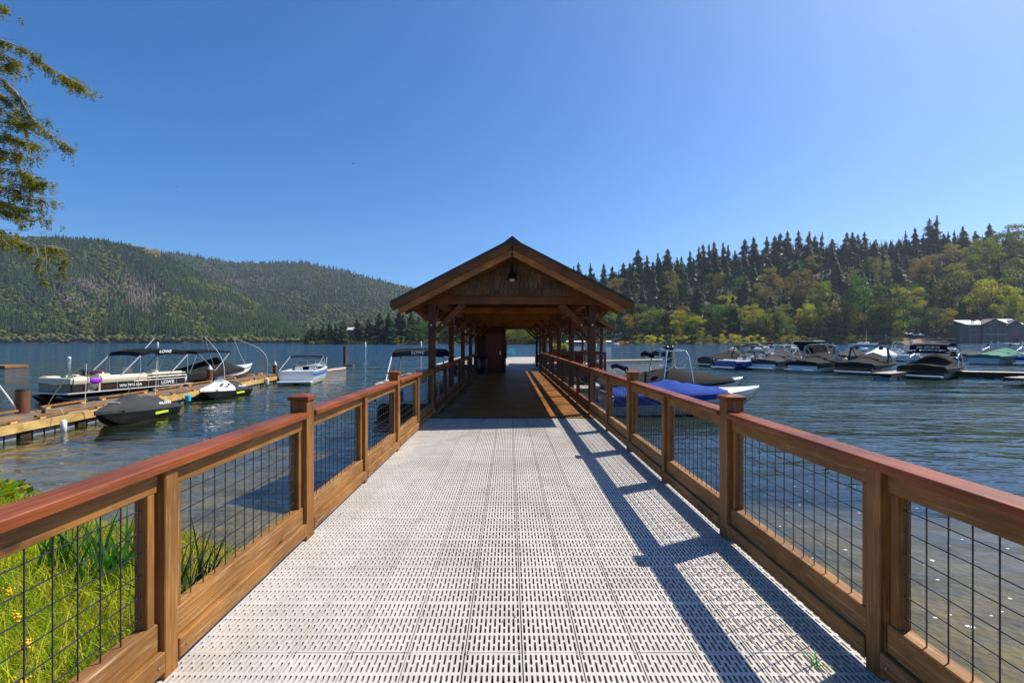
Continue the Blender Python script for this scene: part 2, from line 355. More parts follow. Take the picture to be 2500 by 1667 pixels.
for rws in rowsets:
    for i in range(12):
        o = bpy.data.objects.new('deck_panel', PM[rws]); COL.objects.link(o); o.parent = walk
        o.location = ((i-5.5)*.305+.0047, y, random.uniform(-.0012, .0012)); o.rotation_euler = (0, 0, random.uniform(-.0012,.0012))
    y += rws*.464
for i in range(22):
    yy = .5+i*.464
    if yy < 9.95: MB().box((-1.86, yy-.045, -.23), (1.86, yy+.045, -.0285)).build('joist', W_DARK[0], walk)
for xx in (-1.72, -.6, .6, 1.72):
    MB().box((xx-.07, .1, -.52), (xx+.07, 9.9, -.232)).build('stringer', W_DARK[1], walk)
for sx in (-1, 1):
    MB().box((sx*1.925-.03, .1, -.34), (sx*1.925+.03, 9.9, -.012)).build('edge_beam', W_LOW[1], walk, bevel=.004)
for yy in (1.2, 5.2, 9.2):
    for sx in (-1.2, 1.2): MB().cyl((sx, yy, -3.5), (sx, yy, -.525), .15, 14).build('pile', W_DARK[2], walk, smooth=True)

# ---- railings
def railing(side, y0, caps, mids, y1, label, z=ZD, xin=1.745, ends=True, wire=.1016, meshr=.0032, colw=None):
    """one railing run along Y; side -1 left, +1 right. caps: capped post y, mids: low post y, plus plain ends."""
    root = thing('railing', label, 'railing', (CX+side*xin, (y0+y1)/2, z))
    yo = (y0+y1)/2
    X = lambda t: side*t
    def bx(t0, a, z0, t1, b_, z1): return ((min(X(t0),X(t1)), a-yo, z0), (max(X(t0),X(t1)), b_-yo, z1))
    posts = []
    for yc in caps:
        posts.append((yc-.07, yc+.07, 1))
        p = MB().box(*bx(0, yc-.07, -.14, .14, yc+.07, 1.165)).build('post', W_POST[2], root, bevel=.006, seg=2)
        cp = MB(); c = (X(.07), yc-yo); h = .086
        cp.box((c[0]-h, c[1]-h, 1.165), (c[0]+h, c[1]+h, 1.195))
        cp.add([(c[0]-h,c[1]-h,1.1951),(c[0]+h,c[1]-h,1.1951),(c[0]+h,c[1]+h,1.1951),(c[0]-h,c[1]+h,1.1951),(c[0],c[1],1.222)], [(0,1,4),(1,2,4),(2,3,4),(3,0,4)])
        cp.build('post_cap', W_CAP[0], p, bevel=.003)
    for yc in mids:
        posts.append((yc-.045, yc+.045, 0))
        MB().box(*bx(0.002, yc-.045, -.14, .09, yc+.045, 1.019)).build('post', W_POST[2], root, bevel=.004)
    posts.sort()
    bays = []; prev = y0
    for a, b_, k in posts:
        if a-prev > .2: bays.append((prev, a))
        prev = b_
    if y1-prev > .2: bays.append((prev, y1))
    # cap rail between the capped posts
    cuts = [y0]+[v for yc in sorted(caps) for v in (yc-.072, yc+.072)]+[y1]
    for i in range(0, len(cuts), 2):
        if cuts[i+1]-cuts[i] > .1:
            MB().box(*bx(-.022, cuts[i]+.001, 1.021, .128, cuts[i+1]-.001, 1.068)).build('cap_rail', W_CAP[1], root, bevel=.011, seg=3, smooth=30)
    for a, b_ in bays:
        MB().box(*bx(.034, a+.003, .918, .074, b_-.003, 1.0195)).build('top_rail', W_POST[1], root, bevel=.004)
        MB().box(*bx(.026, a+.012, .145, .104, b_-.012, .283)).build('bottom_rail', W_LOW[1], root, bevel=.005)
        MB().box(*bx(-.004, a+.004, .042, .036, b_-.004, .143)).build('toe_board', W_LOW[1], root, bevel=.004)
        for (u, v) in ((a+.022, a+.066), (b_-.066, b_-.022)):
            MB().box(*bx(.036, u, .2835, .100, v, .9175)).build('stile', W_POST[2], root, bevel=.003)
        wm = MB(); tx = X(.062)
        k = int((b_-a-.14)/wire); off = ((b_-a)-(k*wire))/2
        for i in range(k+1):
            yy = a+off+i*wire-yo; wm.tube([(tx, yy, .284), (tx, yy, .918)], meshr, 5)
        for i in range(6):
            zz = .345+i*wire; wm.tube([(tx+X(.005), a+.066-yo, zz), (tx+X(.005), b_-.066-yo, zz)], meshr, 5)
        wm.build('wire_mesh', M_WIRE, root, smooth=True)
        for zz in (.2,):
            for yy in (a+.05, b_-.05):
                MB().cyl((X(-.0045), yy-yo, .092), (X(-.009), yy-yo, .092), .006, 6).build('bolt', M_BOLT, root) if side < 0 or yy < 6 else None
    return root
for side, nm in ((-1, 'left'), (1, 'right')):
    railing(side, -2.2, [-2.33+.0, .77, 3.85, 6.95], [-.78, 2.27, 5.37, 8.5], 10.41,
            'brown timber and black wire railing along the %s edge of the grated walkway' % nm)
YC = [10.5+3.5*k for k in range(7)]
def inner_rail(side, y_from, y_to, label):
    root = thing('railing', label, 'railing', (CX+side*1.745, y_from, ZD))
    X = lambda t: side*t
    bx = lambda t0,a,z0,t1,b_,z1: ((min(X(t0),X(t1)), a-y_from, z0), (max(X(t0),X(t1)), b_-y_from, z1))
    for i in range(len(YC)-1):
        a0 = YC[i]+.08; b0 = YC[i+1]-.08
        if a0 < y_from-.5 or b0 > y_to+.5: continue
        mid = (a0+b0)/2
        MB().box(*bx(-.022, a0, 1.021, .128, b0, 1.068)).build('cap_rail', W_CAP[1], root, bevel=.01, seg=2)
        MB().box(*bx(.002, mid-.045, .0, .09, mid+.045, 1.0195)).build('post', W_COLM[2], root, bevel=.004)
        for a, b_ in ((a0, mid-.046), (mid+.046, b0)):
            MB().box(*bx(.034, a+.003, .918, .074, b_-.003, 1.0195)).build('top_rail', W_BEAM[1], root)
            MB().box(*bx(.026, a+.012, .145, .104, b_-.012, .283)).build('bottom_rail', W_BEAM[1], root, bevel=.004)
            MB().box(*bx(-.004, a+.004, .042, .036, b_-.004, .143)).build('toe_board', W_BEAM[1], root)
            wm = MB(); tx = X(.062); k = int((b_-a-.1)/.1016); off = ((b_-a)-k*.1016)/2
            for q in range(k+1): wm.tube([(tx, a+off+q*.1016-y_from, .284), (tx, a+off+q*.1016-y_from, .918)], .0026, 4)
            for q in range(6): wm.tube([(tx+X(.005), a-y_from, .345+q*.1016), (tx+X(.005), b_-y_from, .345+q*.1016)], .0026, 4)
            wm.build('wire_mesh', M_WIRE, root)
inner_rail(-1, 10.5, 24.5, 'dark timber railing between the left columns under the gabled roof')
inner_rail(1, 10.5, 28.0, 'dark timber railing between the right columns under the gabled roof')

# ---- pavilion
pav = thing('pavilion', 'long open timber pavilion with gabled roof over the dock', 'pavilion', (CX, 10.0, ZD))
OY = 10.0
def PB(): return MB()
SL = .515; EV = 2.60; ZR = 3.83; Y0, Y1 = 9.68, 33.0
M_SHINGLE = None
for k, yc in enumerate(YC):
    for sx in (-1, 1):
        if sx == -1 and k in (5,): pass
        cobj = MB().box((sx*1.845-.075, yc-.075-OY, -.14), (sx*1.845+.075, yc+.075-OY, 2.518)).build('column', W_COLM[2], pav, bevel=.006)
        MB().cyl((sx*1.845, yc-.0755-OY, 2.04), (sx*1.845, yc-.092-OY, 2.04), .02, 10).build('bolt', M_BOLT, cobj)
    bm_ = MB().box((-2.3, yc-.07-OY, 2.52), (2.3, yc+.07-OY, 2.70)).build('tie_beam', W_TRIM[0] if k else W_BEAM[0], pav, bevel=.005)
    for sx in (-1, 1):
        br = MB().beam((sx*1.775, yc-OY, 1.92), (sx*1.16, yc-OY, 2.515), .09, .14, up=(0,1,0))
        br = MB().beam((sx*1.74, yc-OY, 1.90), (sx*1.12, yc-OY, 2.52), .09, .13).build('knee_brace', W_BEAM[0], pav, bevel=.004)
        MB().cyl((sx*1.60, yc-.0455-OY, 2.04), (sx*1.60, yc-.06-OY, 2.04), .016, 8).build('bolt', M_BOLT, br)
        MB().beam((sx*1.95, yc-OY, 2.15), (sx*2.28, yc-OY, 2.49), .08, .10).build('knee_brace', W_BEAM[0], pav, bevel=.004)
    if 0 < k: MB().box((-.07, yc-.05-OY, 2.701), (.07, yc+.05-OY, ZR-.30)).build('king_post', W_BEAM[2], pav)
for i in range(6):
    a = YC[i]+.071-OY; b_ = YC[i+1]-.071-OY
    for sx in (-1, 1):
        MB().box((sx*1.845-.065, a, 2.53), (sx*1.845+.065, b_, 2.69)).build('plate_beam', W_BEAM[1], pav)
        for e in (a+.0, b_-.0):
            dy = .62 if e == a else -.62
            MB().beam((sx*1.845, e+(.01 if dy > 0 else -.01), 1.92), (sx*1.845, e+dy, 2.53), .08, .12).build('knee_brace', W_BEAM[1], pav)
def zroof(x, dz=0): return ZR-SL*abs(x)+dz
# sheathing + metal roof (two slopes), ridge cap
M_METAL = plain('dark_brown_metal_roof', (.045,.033,.025), .4, .3, var=.15)
roof = MB()
for sx in (-1, 1):
    roof.add([(0,Y0-OY,zroof(0)),(sx*EV,Y0-OY,zroof(EV)),(sx*EV,Y1-OY,zroof(EV)),(0,Y1-OY,zroof(0)),
              (0,Y0-OY,zroof(0,-.035)),(sx*EV,Y0-OY,zroof(EV,-.035)),(sx*EV,Y1-OY,zroof(EV,-.035)),(0,Y1-OY,zroof(0,-.035))],
             [(0,1,2,3),(4,7,6,5),(0,4,5,1),(1,5,6,2),(2,6,7,3)])
    for i in range(int((Y1-Y0)/.4)+1):
        yy = Y0+.02+i*.4-OY; roof.beam((0, yy, zroof(0,.018)), (sx*EV, yy, zroof(EV,.018)), .02, .03)
rf = roof.build('roof', M_METAL, pav)
rc = MB().add([(-.17,Y0-.03-OY,zroof(.17,.03)),(0,Y0-.03-OY,zroof(0,.075)),(.17,Y0-.03-OY,zroof(.17,.03)),(.17,Y0-.03-OY,zroof(.17,-.02)),(-.17,Y0-.03-OY,zroof(.17,-.02)),
               (-.17,Y1-OY,zroof(.17,.03)),(0,Y1-OY,zroof(0,.075)),(.17,Y1-OY,zroof(.17,.03)),(.17,Y1-OY,zroof(.17,-.02)),(-.17,Y1-OY,zroof(.17,-.02))],
              [(0,1,2,3,4),(5,6,1,0),(6,7,2,1),(7,8,3,2),(9,8,7,6,5),(4,9,5,0)]).build('ridge_cap', M_METAL, rf)
W_SHEATH = woodset('pale_roof_sheathing', (.30,.21,.13), (.46,.35,.24), rough=.7, grain=30)
for sx in (-1, 1):
    sh = MB(); nb = 18
    for i in range(nb):
        u0 = .02+i*(EV-.06)/nb; u1 = u0+(EV-.06)/nb-.012
        sh.add([(sx*u0,Y0+.05-OY,zroof(u0,-.037)),(sx*u1,Y0+.05-OY,zroof(u1,-.037)),(sx*u1,Y1-.05-OY,zroof(u1,-.037)),(sx*u0,Y1-.05-OY,zroof(u0,-.037)),
                (sx*u0,Y0+.05-OY,zroof(u0,-.06)),(sx*u1,Y0+.05-OY,zroof(u1,-.06)),(sx*u1,Y1-.05-OY,zroof(u1,-.06)),(sx*u0,Y1-.05-OY,zroof(u0,-.06))],
               [(0,1,2,3),(4,7,6,5),(0,4,5,1),(1,5,6,2),(2,6,7,3),(3,7,4,0)])
    sh.build('sheathing', W_SHEATH[1], pav)
    for i in range(33):
        yy = 10.05+i*.7
        if yy > Y1-.2: break
        if any(abs(yy-c) < .13 for c in YC): yy += .16
        MB().beam((sx*.03, yy-OY, zroof(.03,-.135)), (sx*2.42, yy-OY, zroof(2.42,-.135)), .07, .14).build('rafter', W_BEAM[0], pav)
    # barge boards: fly rafter and trim
    for (yy, dz, ht, th, mm_) in ((Y0+.02, -.115, .15, .045, W_BEAM[0]), (Y0+.075, -.245, .17, .055, W_TRIM[0])):
        uu = EV-.02 if dz > -.2 else EV-.16
        MB().beam((sx*.0, yy-OY, zroof(0, dz)), (sx*uu, yy-OY, zroof(uu, dz)), th, ht).build('barge_board', mm_, pav, bevel=.004)
    MB().beam((0, Y1-.05-OY, zroof(0,-.15)), (sx*2.5, Y1-.05-OY, zroof(2.5,-.15)), .045, .2).build('barge_board', W_BEAM[0], pav)
    for yy in (10.42, ):
        MB().beam((sx*.03, yy-.02-OY, zroof(.03,-.21)), (sx*2.45, yy-.02-OY, zroof(2.45,-.21)), .10, .17).build('rafter', W_BEAM[0], pav)
# gable with shingles
M_SHINGLE = wood('grey_brown_cedar_shingle', 2, (.10,.060,.029), (.19,.12,.060), rough=.8, grain=60)
gb = MB(); yb = 10.40-OY
gb.add([(-2.0,yb,2.70),(2.0,yb,2.70),(0,yb,zroof(0,-.2))], [(0,1,2)])
rows_ = 8; ez = .155
rs = random.Random(9)
for r_ in range(rows_):
    z0 = 2.705+r_*ez; x = -2.1+rs.uniform(0,.1)
    while x < 2.1:
        wd = rs.uniform(.085, .19); x1 = x+wd-.012; zt = z0+ez+.01
        if zroof(max(abs(x), abs(x1)), -.22) > z0+.03:
            t = rs.uniform(.016,.03); dz = rs.uniform(-.008,.008)
            gb.add([(x,yb-t-.008,z0+dz),(x1,yb-t-.008,z0+dz),(x1,yb-.003,zt),(x,yb-.003,zt),(x,yb,z0+dz),(x1,yb,z0+dz)], [(0,1,2,3),(0,4,5,1),(0,3,4),(1,5,2)], rs.choice((1,2,3)))
        x += wd
gb.build('gable_shingles', [W_DARK[0], M_SHINGLE, wood('brown_cedar_shingle', 2, (.115,.070,.034), (.21,.135,.07), rough=.8, grain=60), wood('dark_cedar_shingle', 2, (.085,.052,.026), (.17,.108,.056), rough=.8, grain=60)], pav)
MB().box((-1.95, yb-.035, 2.700), (1.95, yb-.002, 2.735)).build('gable_trim', W_BEAM[0], pav)
# lamp on the gable
M_BLACK = plain('black_enamel', (.012,.012,.013), .35, .2)
M_LGLASS = plain('frosted_lamp_glass', (.55,.42,.34), .3)
lamp = thing('gable_lamp', 'black barn lamp hanging under the peak of the front gable', 'lamp', (CX, 10.2, ZD+3.05))
MB().tube([(0,.19,.30),(0,.08,.36),(0,-.02,.34),(0,-.04,.25)], .012, 8).cyl((0,.2,.30),(0,.175,.30),.05,12).build('bracket', M_BLACK, lamp, smooth=True)
prof = [(.02,.26),(.035,.25),(.04,.17),(.075,.14),(.10,.06),(.125,0.0)]
sh = MB(); sh.loft([[(r_*math.cos(a),-.04+r_*math.sin(a),z_) for a in [2*math.pi*i/20 for i in range(20)]] for r_, z_ in prof], closed=True).build('lamp_shade', M_BLACK, lamp, smooth=60)
MB().sphere((0,-.04,.0), .07, sc=(1,1,.9)).build('lamp_globe', M_LGLASS, lamp, smooth=True)
# plank floor
fl = MB(); yy = 9.98
rs = random.Random(3)
while yy < 33.6:
    dz = rs.uniform(-.002,.002); fl.box((-1.93, yy-OY, -.04+dz), (1.93, yy+.138-OY, dz)); yy += .1445
fl.build('plank_floor', W_PLANK[0], pav, bevel=0)
MB().box((-1.93, 9.93-OY, -.30), (1.93, 9.975-OY, -.005)).build('floor_fascia', W_BEAM[0], pav)
for i in range(12):
    y_ = 11+i*2; MB().box((-1.9, y_-OY-.08, -.30), (1.9, y_-OY+.08, -.042)).build('joist', W_DARK[0], pav)
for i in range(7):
    for sx in (-1.3, 1.3): MB().cyl((sx, 10.8+i*3.5-OY, -6), (sx, 10.8+i*3.5-OY, -.30), .16, 12).build('pile', W_DARK[2], pav, smooth=True)

# ---- storage room inside the pavilion
M_REDB = wood('oxblood_board_wall', 2, (.055,.012,.008), (.10,.022,.014), rough=.55, grain=20)
M_DOOR = plain('oxblood_painted_door', (.13,.02,.013), .45, var=.1)
M_STEEL = plain('brushed_steel', (.6,.6,.6), .3, 1.0)
st = thing('storage_room', 'dark red boarded storage room with a door inside the pavilion', 'storage room', (CX-1.08, 24.7, ZD))
wl = MB(); 
for i in range(11):
    wl.box((-.80+i*.144, 0, .0), (-.80+i*.144+.138, .03, 2.515))
wl.box((-.80, .031, 0), (.78, 6.4, 2.51))
for i in range(44): wl.box((.781, .035+i*.144, 0), (.80, .035+i*.144+.138, 2.512))
wl.build('wall', M_REDB, st)
dr = MB().box((-.26, -.035, .04), (.62, -.002, 2.14)).build('door', M_DOOR, st, bevel=.004)
MB().box((-.14,-.043,.25),(.50,-.0355,.95)).box((-.14,-.043,1.15),(.50,-.0355,1.95)).build('door_panel', M_DOOR, dr, bevel=.003)
MB().box((-.33,-.045,0),(-.265,-.001,2.2)).box((.625,-.045,0),(.69,-.001,2.2)).box((-.33,-.0455,2.145),(.69,-.001,2.21)).build('door_frame', M_REDB, st)
MB().box((.50,-.05,.96),(.56,-.036,1.16)).cyl((.53,-.09,1.06),(.53,-.05,1.06),.028,12).build('door_handle', M_STEEL, dr, smooth=30)
MB().box((.66,-.07,0),(.80,-.003,2.512)).build('corner_post', M_REDB, st)
M_TOWEL = plain('maroon_cloth', (.14,.02,.02), .9)
tw = MB()
tw.loft([[(.82+.05*math.sin(q*1.1), .2+q*.045, z_) for q in range(8)] for z_ in (.75,1.0,1.3,1.5,1.62)]+[[(.83, .2+q*.03+.08, 1.72) for q in range(8)]])
o = tw.build('hanging_towel', M_TOWEL, None, smooth=True); o.location = (CX-1.06, 24.7, ZD); tag(o, 'maroon towel hanging on the outer side of the dark red storage room', 'towel')
# two bins in the dark by the room
bn = MB().loft([[(r_*math.cos(a), r_*math.sin(a), z_) for a in [2*math.pi*i/18 for i in range(18)]] for r_, z_ in ((.22,0),(.26,.72),(.275,.73),(.275,.77),(.2,.86),(.05,.9))], closed=True, cap=True)
o = bn.build('waste_bin', M_BLACK, None, smooth=40); o.location = (CX-1.42, 23.6, ZD); tag(o, 'black round waste bin standing against the left railing before the storage room', 'bin')

# ---- outer dock: sunny platform, side wing
W_GREY = woodset('sun_bleached_plank', (.36,.31,.26), (.55,.49,.43), rough=.75, grain=40)
plat = thing('dock_platform', 'sunlit grey plank swimming platform beyond the pavilion', 'dock', (0, 34, ZD))
fl = MB(); yy = 33.65
while yy < 50.6:
    fl.box((-5.5, yy-34, -.04), (6.2, yy+.138-34, random.uniform(-.002,.002))); yy += .144
fl.build('plank_floor', W_GREY[0], plat)
MB().box((-5.5, -.4, -.4), (6.2, 16.7, -.045)).build('frame', W_DARK[0], plat)
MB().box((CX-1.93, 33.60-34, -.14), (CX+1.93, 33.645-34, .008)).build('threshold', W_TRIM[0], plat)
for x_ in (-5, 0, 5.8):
    for y_ in (36, 42, 49.5): MB().cyl((x_, y_-34, -7), (x_, y_-34, -.41), .16, 12).build('pile', W_DARK[2], plat)

wing = thing('side_shelter', 'smaller gabled timber shelter attached to the right of the pavilion', 'shelter', (4.05, 27.0, ZD))
wx0, wx1 = -1.45, 1.62
for y_ in (1.0, 5.5, 8.2):
    for x_ in (wx0, wx1):
        c_ = MB().box((x_-.075, y_-.075, -.14), (x_+.075, y_+.075, 2.5)).build('column', W_COLM[2], wing, bevel=.005)
        MB().cyl((x_, y_-.0755, 2.04), (x_, y_-.092, 2.04), .02, 8).build('bolt', M_BOLT, c_)
    MB().box((-2.1, y_-.07, 2.52), (2.2, y_+.07, 2.70)).build('tie_beam', W_BEAM[0], wing)
    for sx, x_ in ((1, wx0), (-1, wx1)):
        MB().beam((x_+sx*.08, y_, 1.9), (x_+sx*.7, y_, 2.52), .09, .13).build('knee_brace', W_BEAM[0], wing)
for x_ in (wx0, wx1):
    MB().box((x_-.06, 1.08, 2.53), (x_+.06, 5.42, 2.69)).box((x_-.06, 5.58, 2.53), (x_+.06, 8.12, 2.69)).build('plate_beam', W_BEAM[1], wing)
zr2 = 2.62+2.22*SL
r2 = MB()
for sx in (-1, 1):
    zz = lambda u, d=0: zr2-SL*u+d
    u = 2.22
    r2.add([(0,0,zz(0)),(sx*u,0,zz(u)),(sx*u,9.2,zz(u)),(0,9.2,zz(0)),(0,0,zz(0,-.05)),(sx*u,0,zz(u,-.05)),(sx*u,9.2,zz(u,-.05)),(0,9.2,zz(0,-.05))],[(0,1,2,3),(4,7,6,5),(0,4,5,1),(1,5,6,2),(2,6,7,3)])
r2.build('roof', M_METAL, wing)
for sx in (-1, 1):
    MB().beam((0, .03, zz(0,-.14)), (sx*2.2, .03, zz(2.2,-.14)), .05, .2).build('barge_board', W_TRIM[0], wing)
    for i in range(9): MB().beam((sx*.03, .4+i, zz(.03,-.13)), (sx*2.1, .4+i, zz(2.1,-.13)), .07, .13).build('rafter', W_BEAM[0], wing)
fl = MB(); yy = 0.0
while yy < 9.2: fl.box((-2.1+.0, yy, -.04), (1.75, yy+.138, random.uniform(-.002,.002))); yy += .144
fl.xf(Matrix.Translation((0,0,-.003)))
fl.build('plank_floor', W_PLANK[0], wing)
MB().box((-2.05, -.05, -.4), (1.75, -.002, -.02)).build('floor_fascia', W_BEAM[0], wing)
for x_ in (-1.3, 1.3):
    for y_ in (.6, 4.5): MB().cyl((x_, y_, -7), (x_, y_, -.05), .16, 12).build('pile', W_DARK[2], wing)
# its railing
rr = thing('railing', 'dark timber railing around the right side shelter at the end of the dock', 'railing', (4.05, 27.0, ZD))
def hrail(p, q):
    MB().beam((p[0],p[1],1.045), (q[0],q[1],1.045), .14, .045).build('cap_rail', W_BEAM[0], rr)
    MB().beam((p[0],p[1],.95), (q[0],q[1],.95), .04, .11).build('top_rail', W_BEAM[0], rr)
    MB().beam((p[0],p[1],.2), (q[0],q[1],.2), .06, .13).build('bottom_rail', W_BEAM[0], rr)
    n_ = max(1, round((Vector(q)-Vector(p)).length/1.5))
    for i in range(n_+1):
        c_ = Vector(p).lerp(Vector(q), i/n_); MB().box((c_.x-.05,c_.y-.05,0),(c_.x+.05,c_.y+.05,1.02)).build('post', W_COLM[2], rr)
    wm = MB(); dd = (Vector(q)-Vector(p)); ln = dd.length
    for i in range(int(ln/.1016)):
        c_ = Vector(p)+dd*(i+.5)*.1016/ln; wm.tube([(c_.x,c_.y,.265),(c_.x,c_.y,.895)], .0026, 4)
    for i in range(6): wm.tube([(p[0],p[1],.33+i*.1),(q[0],q[1],.33+i*.1)], .0026, 4)
    wm.build('wire_mesh', M_WIRE, rr)
hrail((-1.9, .15), (1.68, .15)); hrail((1.68, .25), (1.68, 8.9))
# boarded dining counter, planters, chairs, benches
bar = thing('boarded_counter', 'dark boarded counter standing under the side shelter', 'counter', (4.1, 30.4, ZD))
c_ = MB()
for i in range(7): c_.box((-.75, -.35, .02+i*.138), (.75, .35, .02+i*.138+.132))
c_.build('body', W_COLM[0], bar); MB().box((-.95,-.5,1.0),(.95,.5,1.05)).build('counter_top', W_BEAM[0], bar, bevel=.01)
M_YLEAF = leafmat('yellow_green_leaf', (.42,.42,.04), .4, vscale=6); M_GLEAF = leafmat('fresh_green_leaf', (.12,.30,.03), .4, vscale=6)
def leafball(root, rad, n, mats, zc, seed=1, ls=.09, sc=(1,1,1), name='foliage'):
    rs = random.Random(seed); s = MB()
    for i in range(n):
        v = Vector((rs.gauss(0,1), rs.gauss(0,1), rs.gauss(0,1))).normalized()*rad*rs.uniform(.4,1)
        v = Vector((v.x*sc[0], v.y*sc[1], v.z*sc[2]+zc)); d = Vector((rs.gauss(0,1), rs.gauss(0,1), rs.gauss(0,.7))).normalized()*ls
        e = d.orthogonal().normalized()*ls*.45
        s.add([v-d*.5, v+e, v+d*.6, v-e], [(0,1,2,3)], rs.choice(range(len(mats))))
    return s.build(name, mats, root)
for i, (px, dd_, mts, lb) in enumerate(((1353, 38.6, [M_YLEAF], 'tall planter of yellow leaves beyond the side shelter, left of the two planters'), (1377, 38.8, [M_YLEAF, M_GLEAF], 'tall planter of yellow and green leaves beyond the side shelter, right of the two planters'))):
    p_ = A(px, 846, dd_); pr = thing('planter', lb, 'planter', (p_.x, dd_, ZD), group='tall leafy planters on the platform')
    MB().box((-.24,-.24,0),(.24,.24,1.0)).box((-.27,-.27,1.001),(.27,.27,1.06)).build('planter_box', W_COLM[2], pr, bevel=.006)
    leafball(pr, .34, 240, mts, 1.30, seed=i, sc=(1.25,.9,.75), ls=.13)
M_TEAL = plain('teal_blue_plastic', (.05,.38,.50), .45, var=.06)
def adirondack(loc, rz, label):
    r_ = thing('adirondack_chair', label, 'chair', loc, rz, 'adirondack chairs on the platform')
    for i in range(6):   # facing +y, back toward -y
        a = (i-2.5)*.1; MB().beam((a*.8, -.28, .30), (a*1.15, -.62, .98-.02*abs(i-2.5)**1.5), .105, .02, up=(0,1,.3)).build('back_slat', M_TEAL, r_)
    for i in range(5): MB().beam((-.27, -.25+i*.115, .30+i*.028), (.27, -.25+i*.115, .30+i*.028), .1, .02).build('seat_slat', M_TEAL, r_)
    for sx in (-1, 1):
        MB().box((sx*.36-.06,-.45,.555),(sx*.36+.06,.32,.58)).build('armrest', M_TEAL, r_, bevel=.01)
        MB().box((sx*.31-.015,.18,0),(sx*.31+.015,.27,.553)).build('front_leg', M_TEAL, r_)
        MB().beam((sx*.28,-.60,.02),(sx*.28,.28,.40),.025,.09).build('rear_leg', M_TEAL, r_)
        MB().beam((sx*.33,-.42,.555),(sx*.28,-.30,.2),.025,.07).build('arm_support', M_TEAL, r_)
    return r_
adirondack((.26, 49.3, ZD), R(8), 'teal adirondack chair seen from behind at the platform edge, right of the pair')
adirondack((-.95, 49.2, ZD), R(30), 'teal adirondack chair half hidden behind the storage room, left of the pair')
def bench(loc, rz, label):
    r_ = thing('wooden_bench', label, 'bench', loc, rz)
    for i in range(4): MB().box((-.7,-.2+i*.11,.42),(.7,-.2+i*.11+.1,.45)).build('seat_slat', W_COLM[0], r_)
    for i in range(3): MB().box((-.7,.26,.55+i*.13),(.7,.29,.55+i*.13+.11)).build('back_slat', W_COLM[0], r_)
    for sx in (-1,1): MB().box((sx*.62-.03,-.18,0),(sx*.62+.03,.255,.418)).box((sx*.62-.03,.20,.452),(sx*.62+.03,.258,.92)).build('leg_frame', W_COLM[2], r_)
bench((3.2, 37.5, ZD), R(90), 'dark wooden bench on the platform beyond the right column')
p_ = thing('bollard_box', 'low dark timber box beside the last right column', 'box', (2.35, 36.2, ZD))
MB().box((-.28,-.28,0),(.28,.28,.62)).build('body', W_COLM[2], p_, bevel=.01); MB().box((-.32,-.32,.621),(.32,.32,.66)).build('lid', W_BEAM[0], p_, bevel=.006)
# ================================================================== VEGETATION AND HILLS
rng = np.random.default_rng(7)
def vnoise(x, y, seed=0):
    r = np.random.default_rng(seed); T = r.random((64, 64))
    x = np.asarray(x, float); y = np.asarray(y, float)
    xi = np.floor(x).astype(int); yi = np.floor(y).astype(int); fx = x-xi; fy = y-yi
    fx = fx*fx*(3-2*fx); fy = fy*fy*(3-2*fy)
    a = T[xi % 64, yi % 64]; b_ = T[(xi+1) % 64, yi % 64]; c = T[xi % 64, (yi+1) % 64]; d = T[(xi+1) % 64, (yi+1) % 64]
    return (a*(1-fx)+b_*fx)*(1-fy)+(c*(1-fx)+d*fx)*fy
def fbm(x, y, seed=0, o=4):
    s = 0; a = 1; t = 0
    for i in range(o): s = s+a*vnoise(x*2**i, y*2**i, seed+i); t += a; a *= .5
    return s/t
# ---- ridges: silhouette height (photo px above the horizon) against bearing, and near/far distances
RIDGES = {
 'A': dict(E=[(-900,150),(-500,230),(-250,262),(0,256),(60,253),(150,252),(200,247),(260,242),(320,231),(370,223),(400,212),(430,195),(470,170),(530,140),(600,105),(680,60),(760,0)],
           near=1080, far=1900, px=(-900, 760), g=.9),
 'B': dict(E=[(150,190),(300,205),(389,218),(433,217),(480,210),(522,200),(560,195),(600,193),(680,194),(743,193),(790,184),(840,173),(885,161),(928,150),(965,140),(1008,130),(1060,118),(1110,108),(1200,92),(1300,75),(1420,50),(1560,20)],
           near=1500, far=3100, px=(150, 1560), g=.82),
 'H': dict(E=[(730,0),(760,6),(860,20),(950,30),(1050,40),(1200,56),(1330,90),(1400,118),(1560,150),(1760,172),(1960,205),(2150,215),(2300,225),(2500,225),(2900,215),(3400,180)],
           near=520, far=830, px=(730, 3400), g=.80)}
def ridge_pt(k, px, u):
    r = RIDGES[k]; px = np.asarray(px, float); u = np.asarray(u, float)
    E = np.interp(px, [p[0] for p in r['E']], [p[1] for p in r['E']])
    far = np.full_like(px, r['far'])
    if k == 'H': far = np.interp(px, [730, 1000, 1400], [600, 700, r['far']])
    Y = r['near']+(far-r['near'])*u
    uu = np.clip(u, 0, 1)
    gul = (fbm(px/90+(uu*2), uu*3, 11 if k == 'A' else 21)-.5)*.16*np.sin(math.pi*uu)
    e = E*(uu**r['g']+gul)
    z = e*Y/F
    over = np.clip(u-1, 0, None)
    z = np.where(u > 1, E*far/F*(1-over*1.1), z)
    z = np.where(u < 0, -3, z+ .25)
    return (px-VX)*Y/F, Y, z
M_SLOPE = plain('forest_floor', (.014,.020,.009), .95, var=.5, scale=.02)
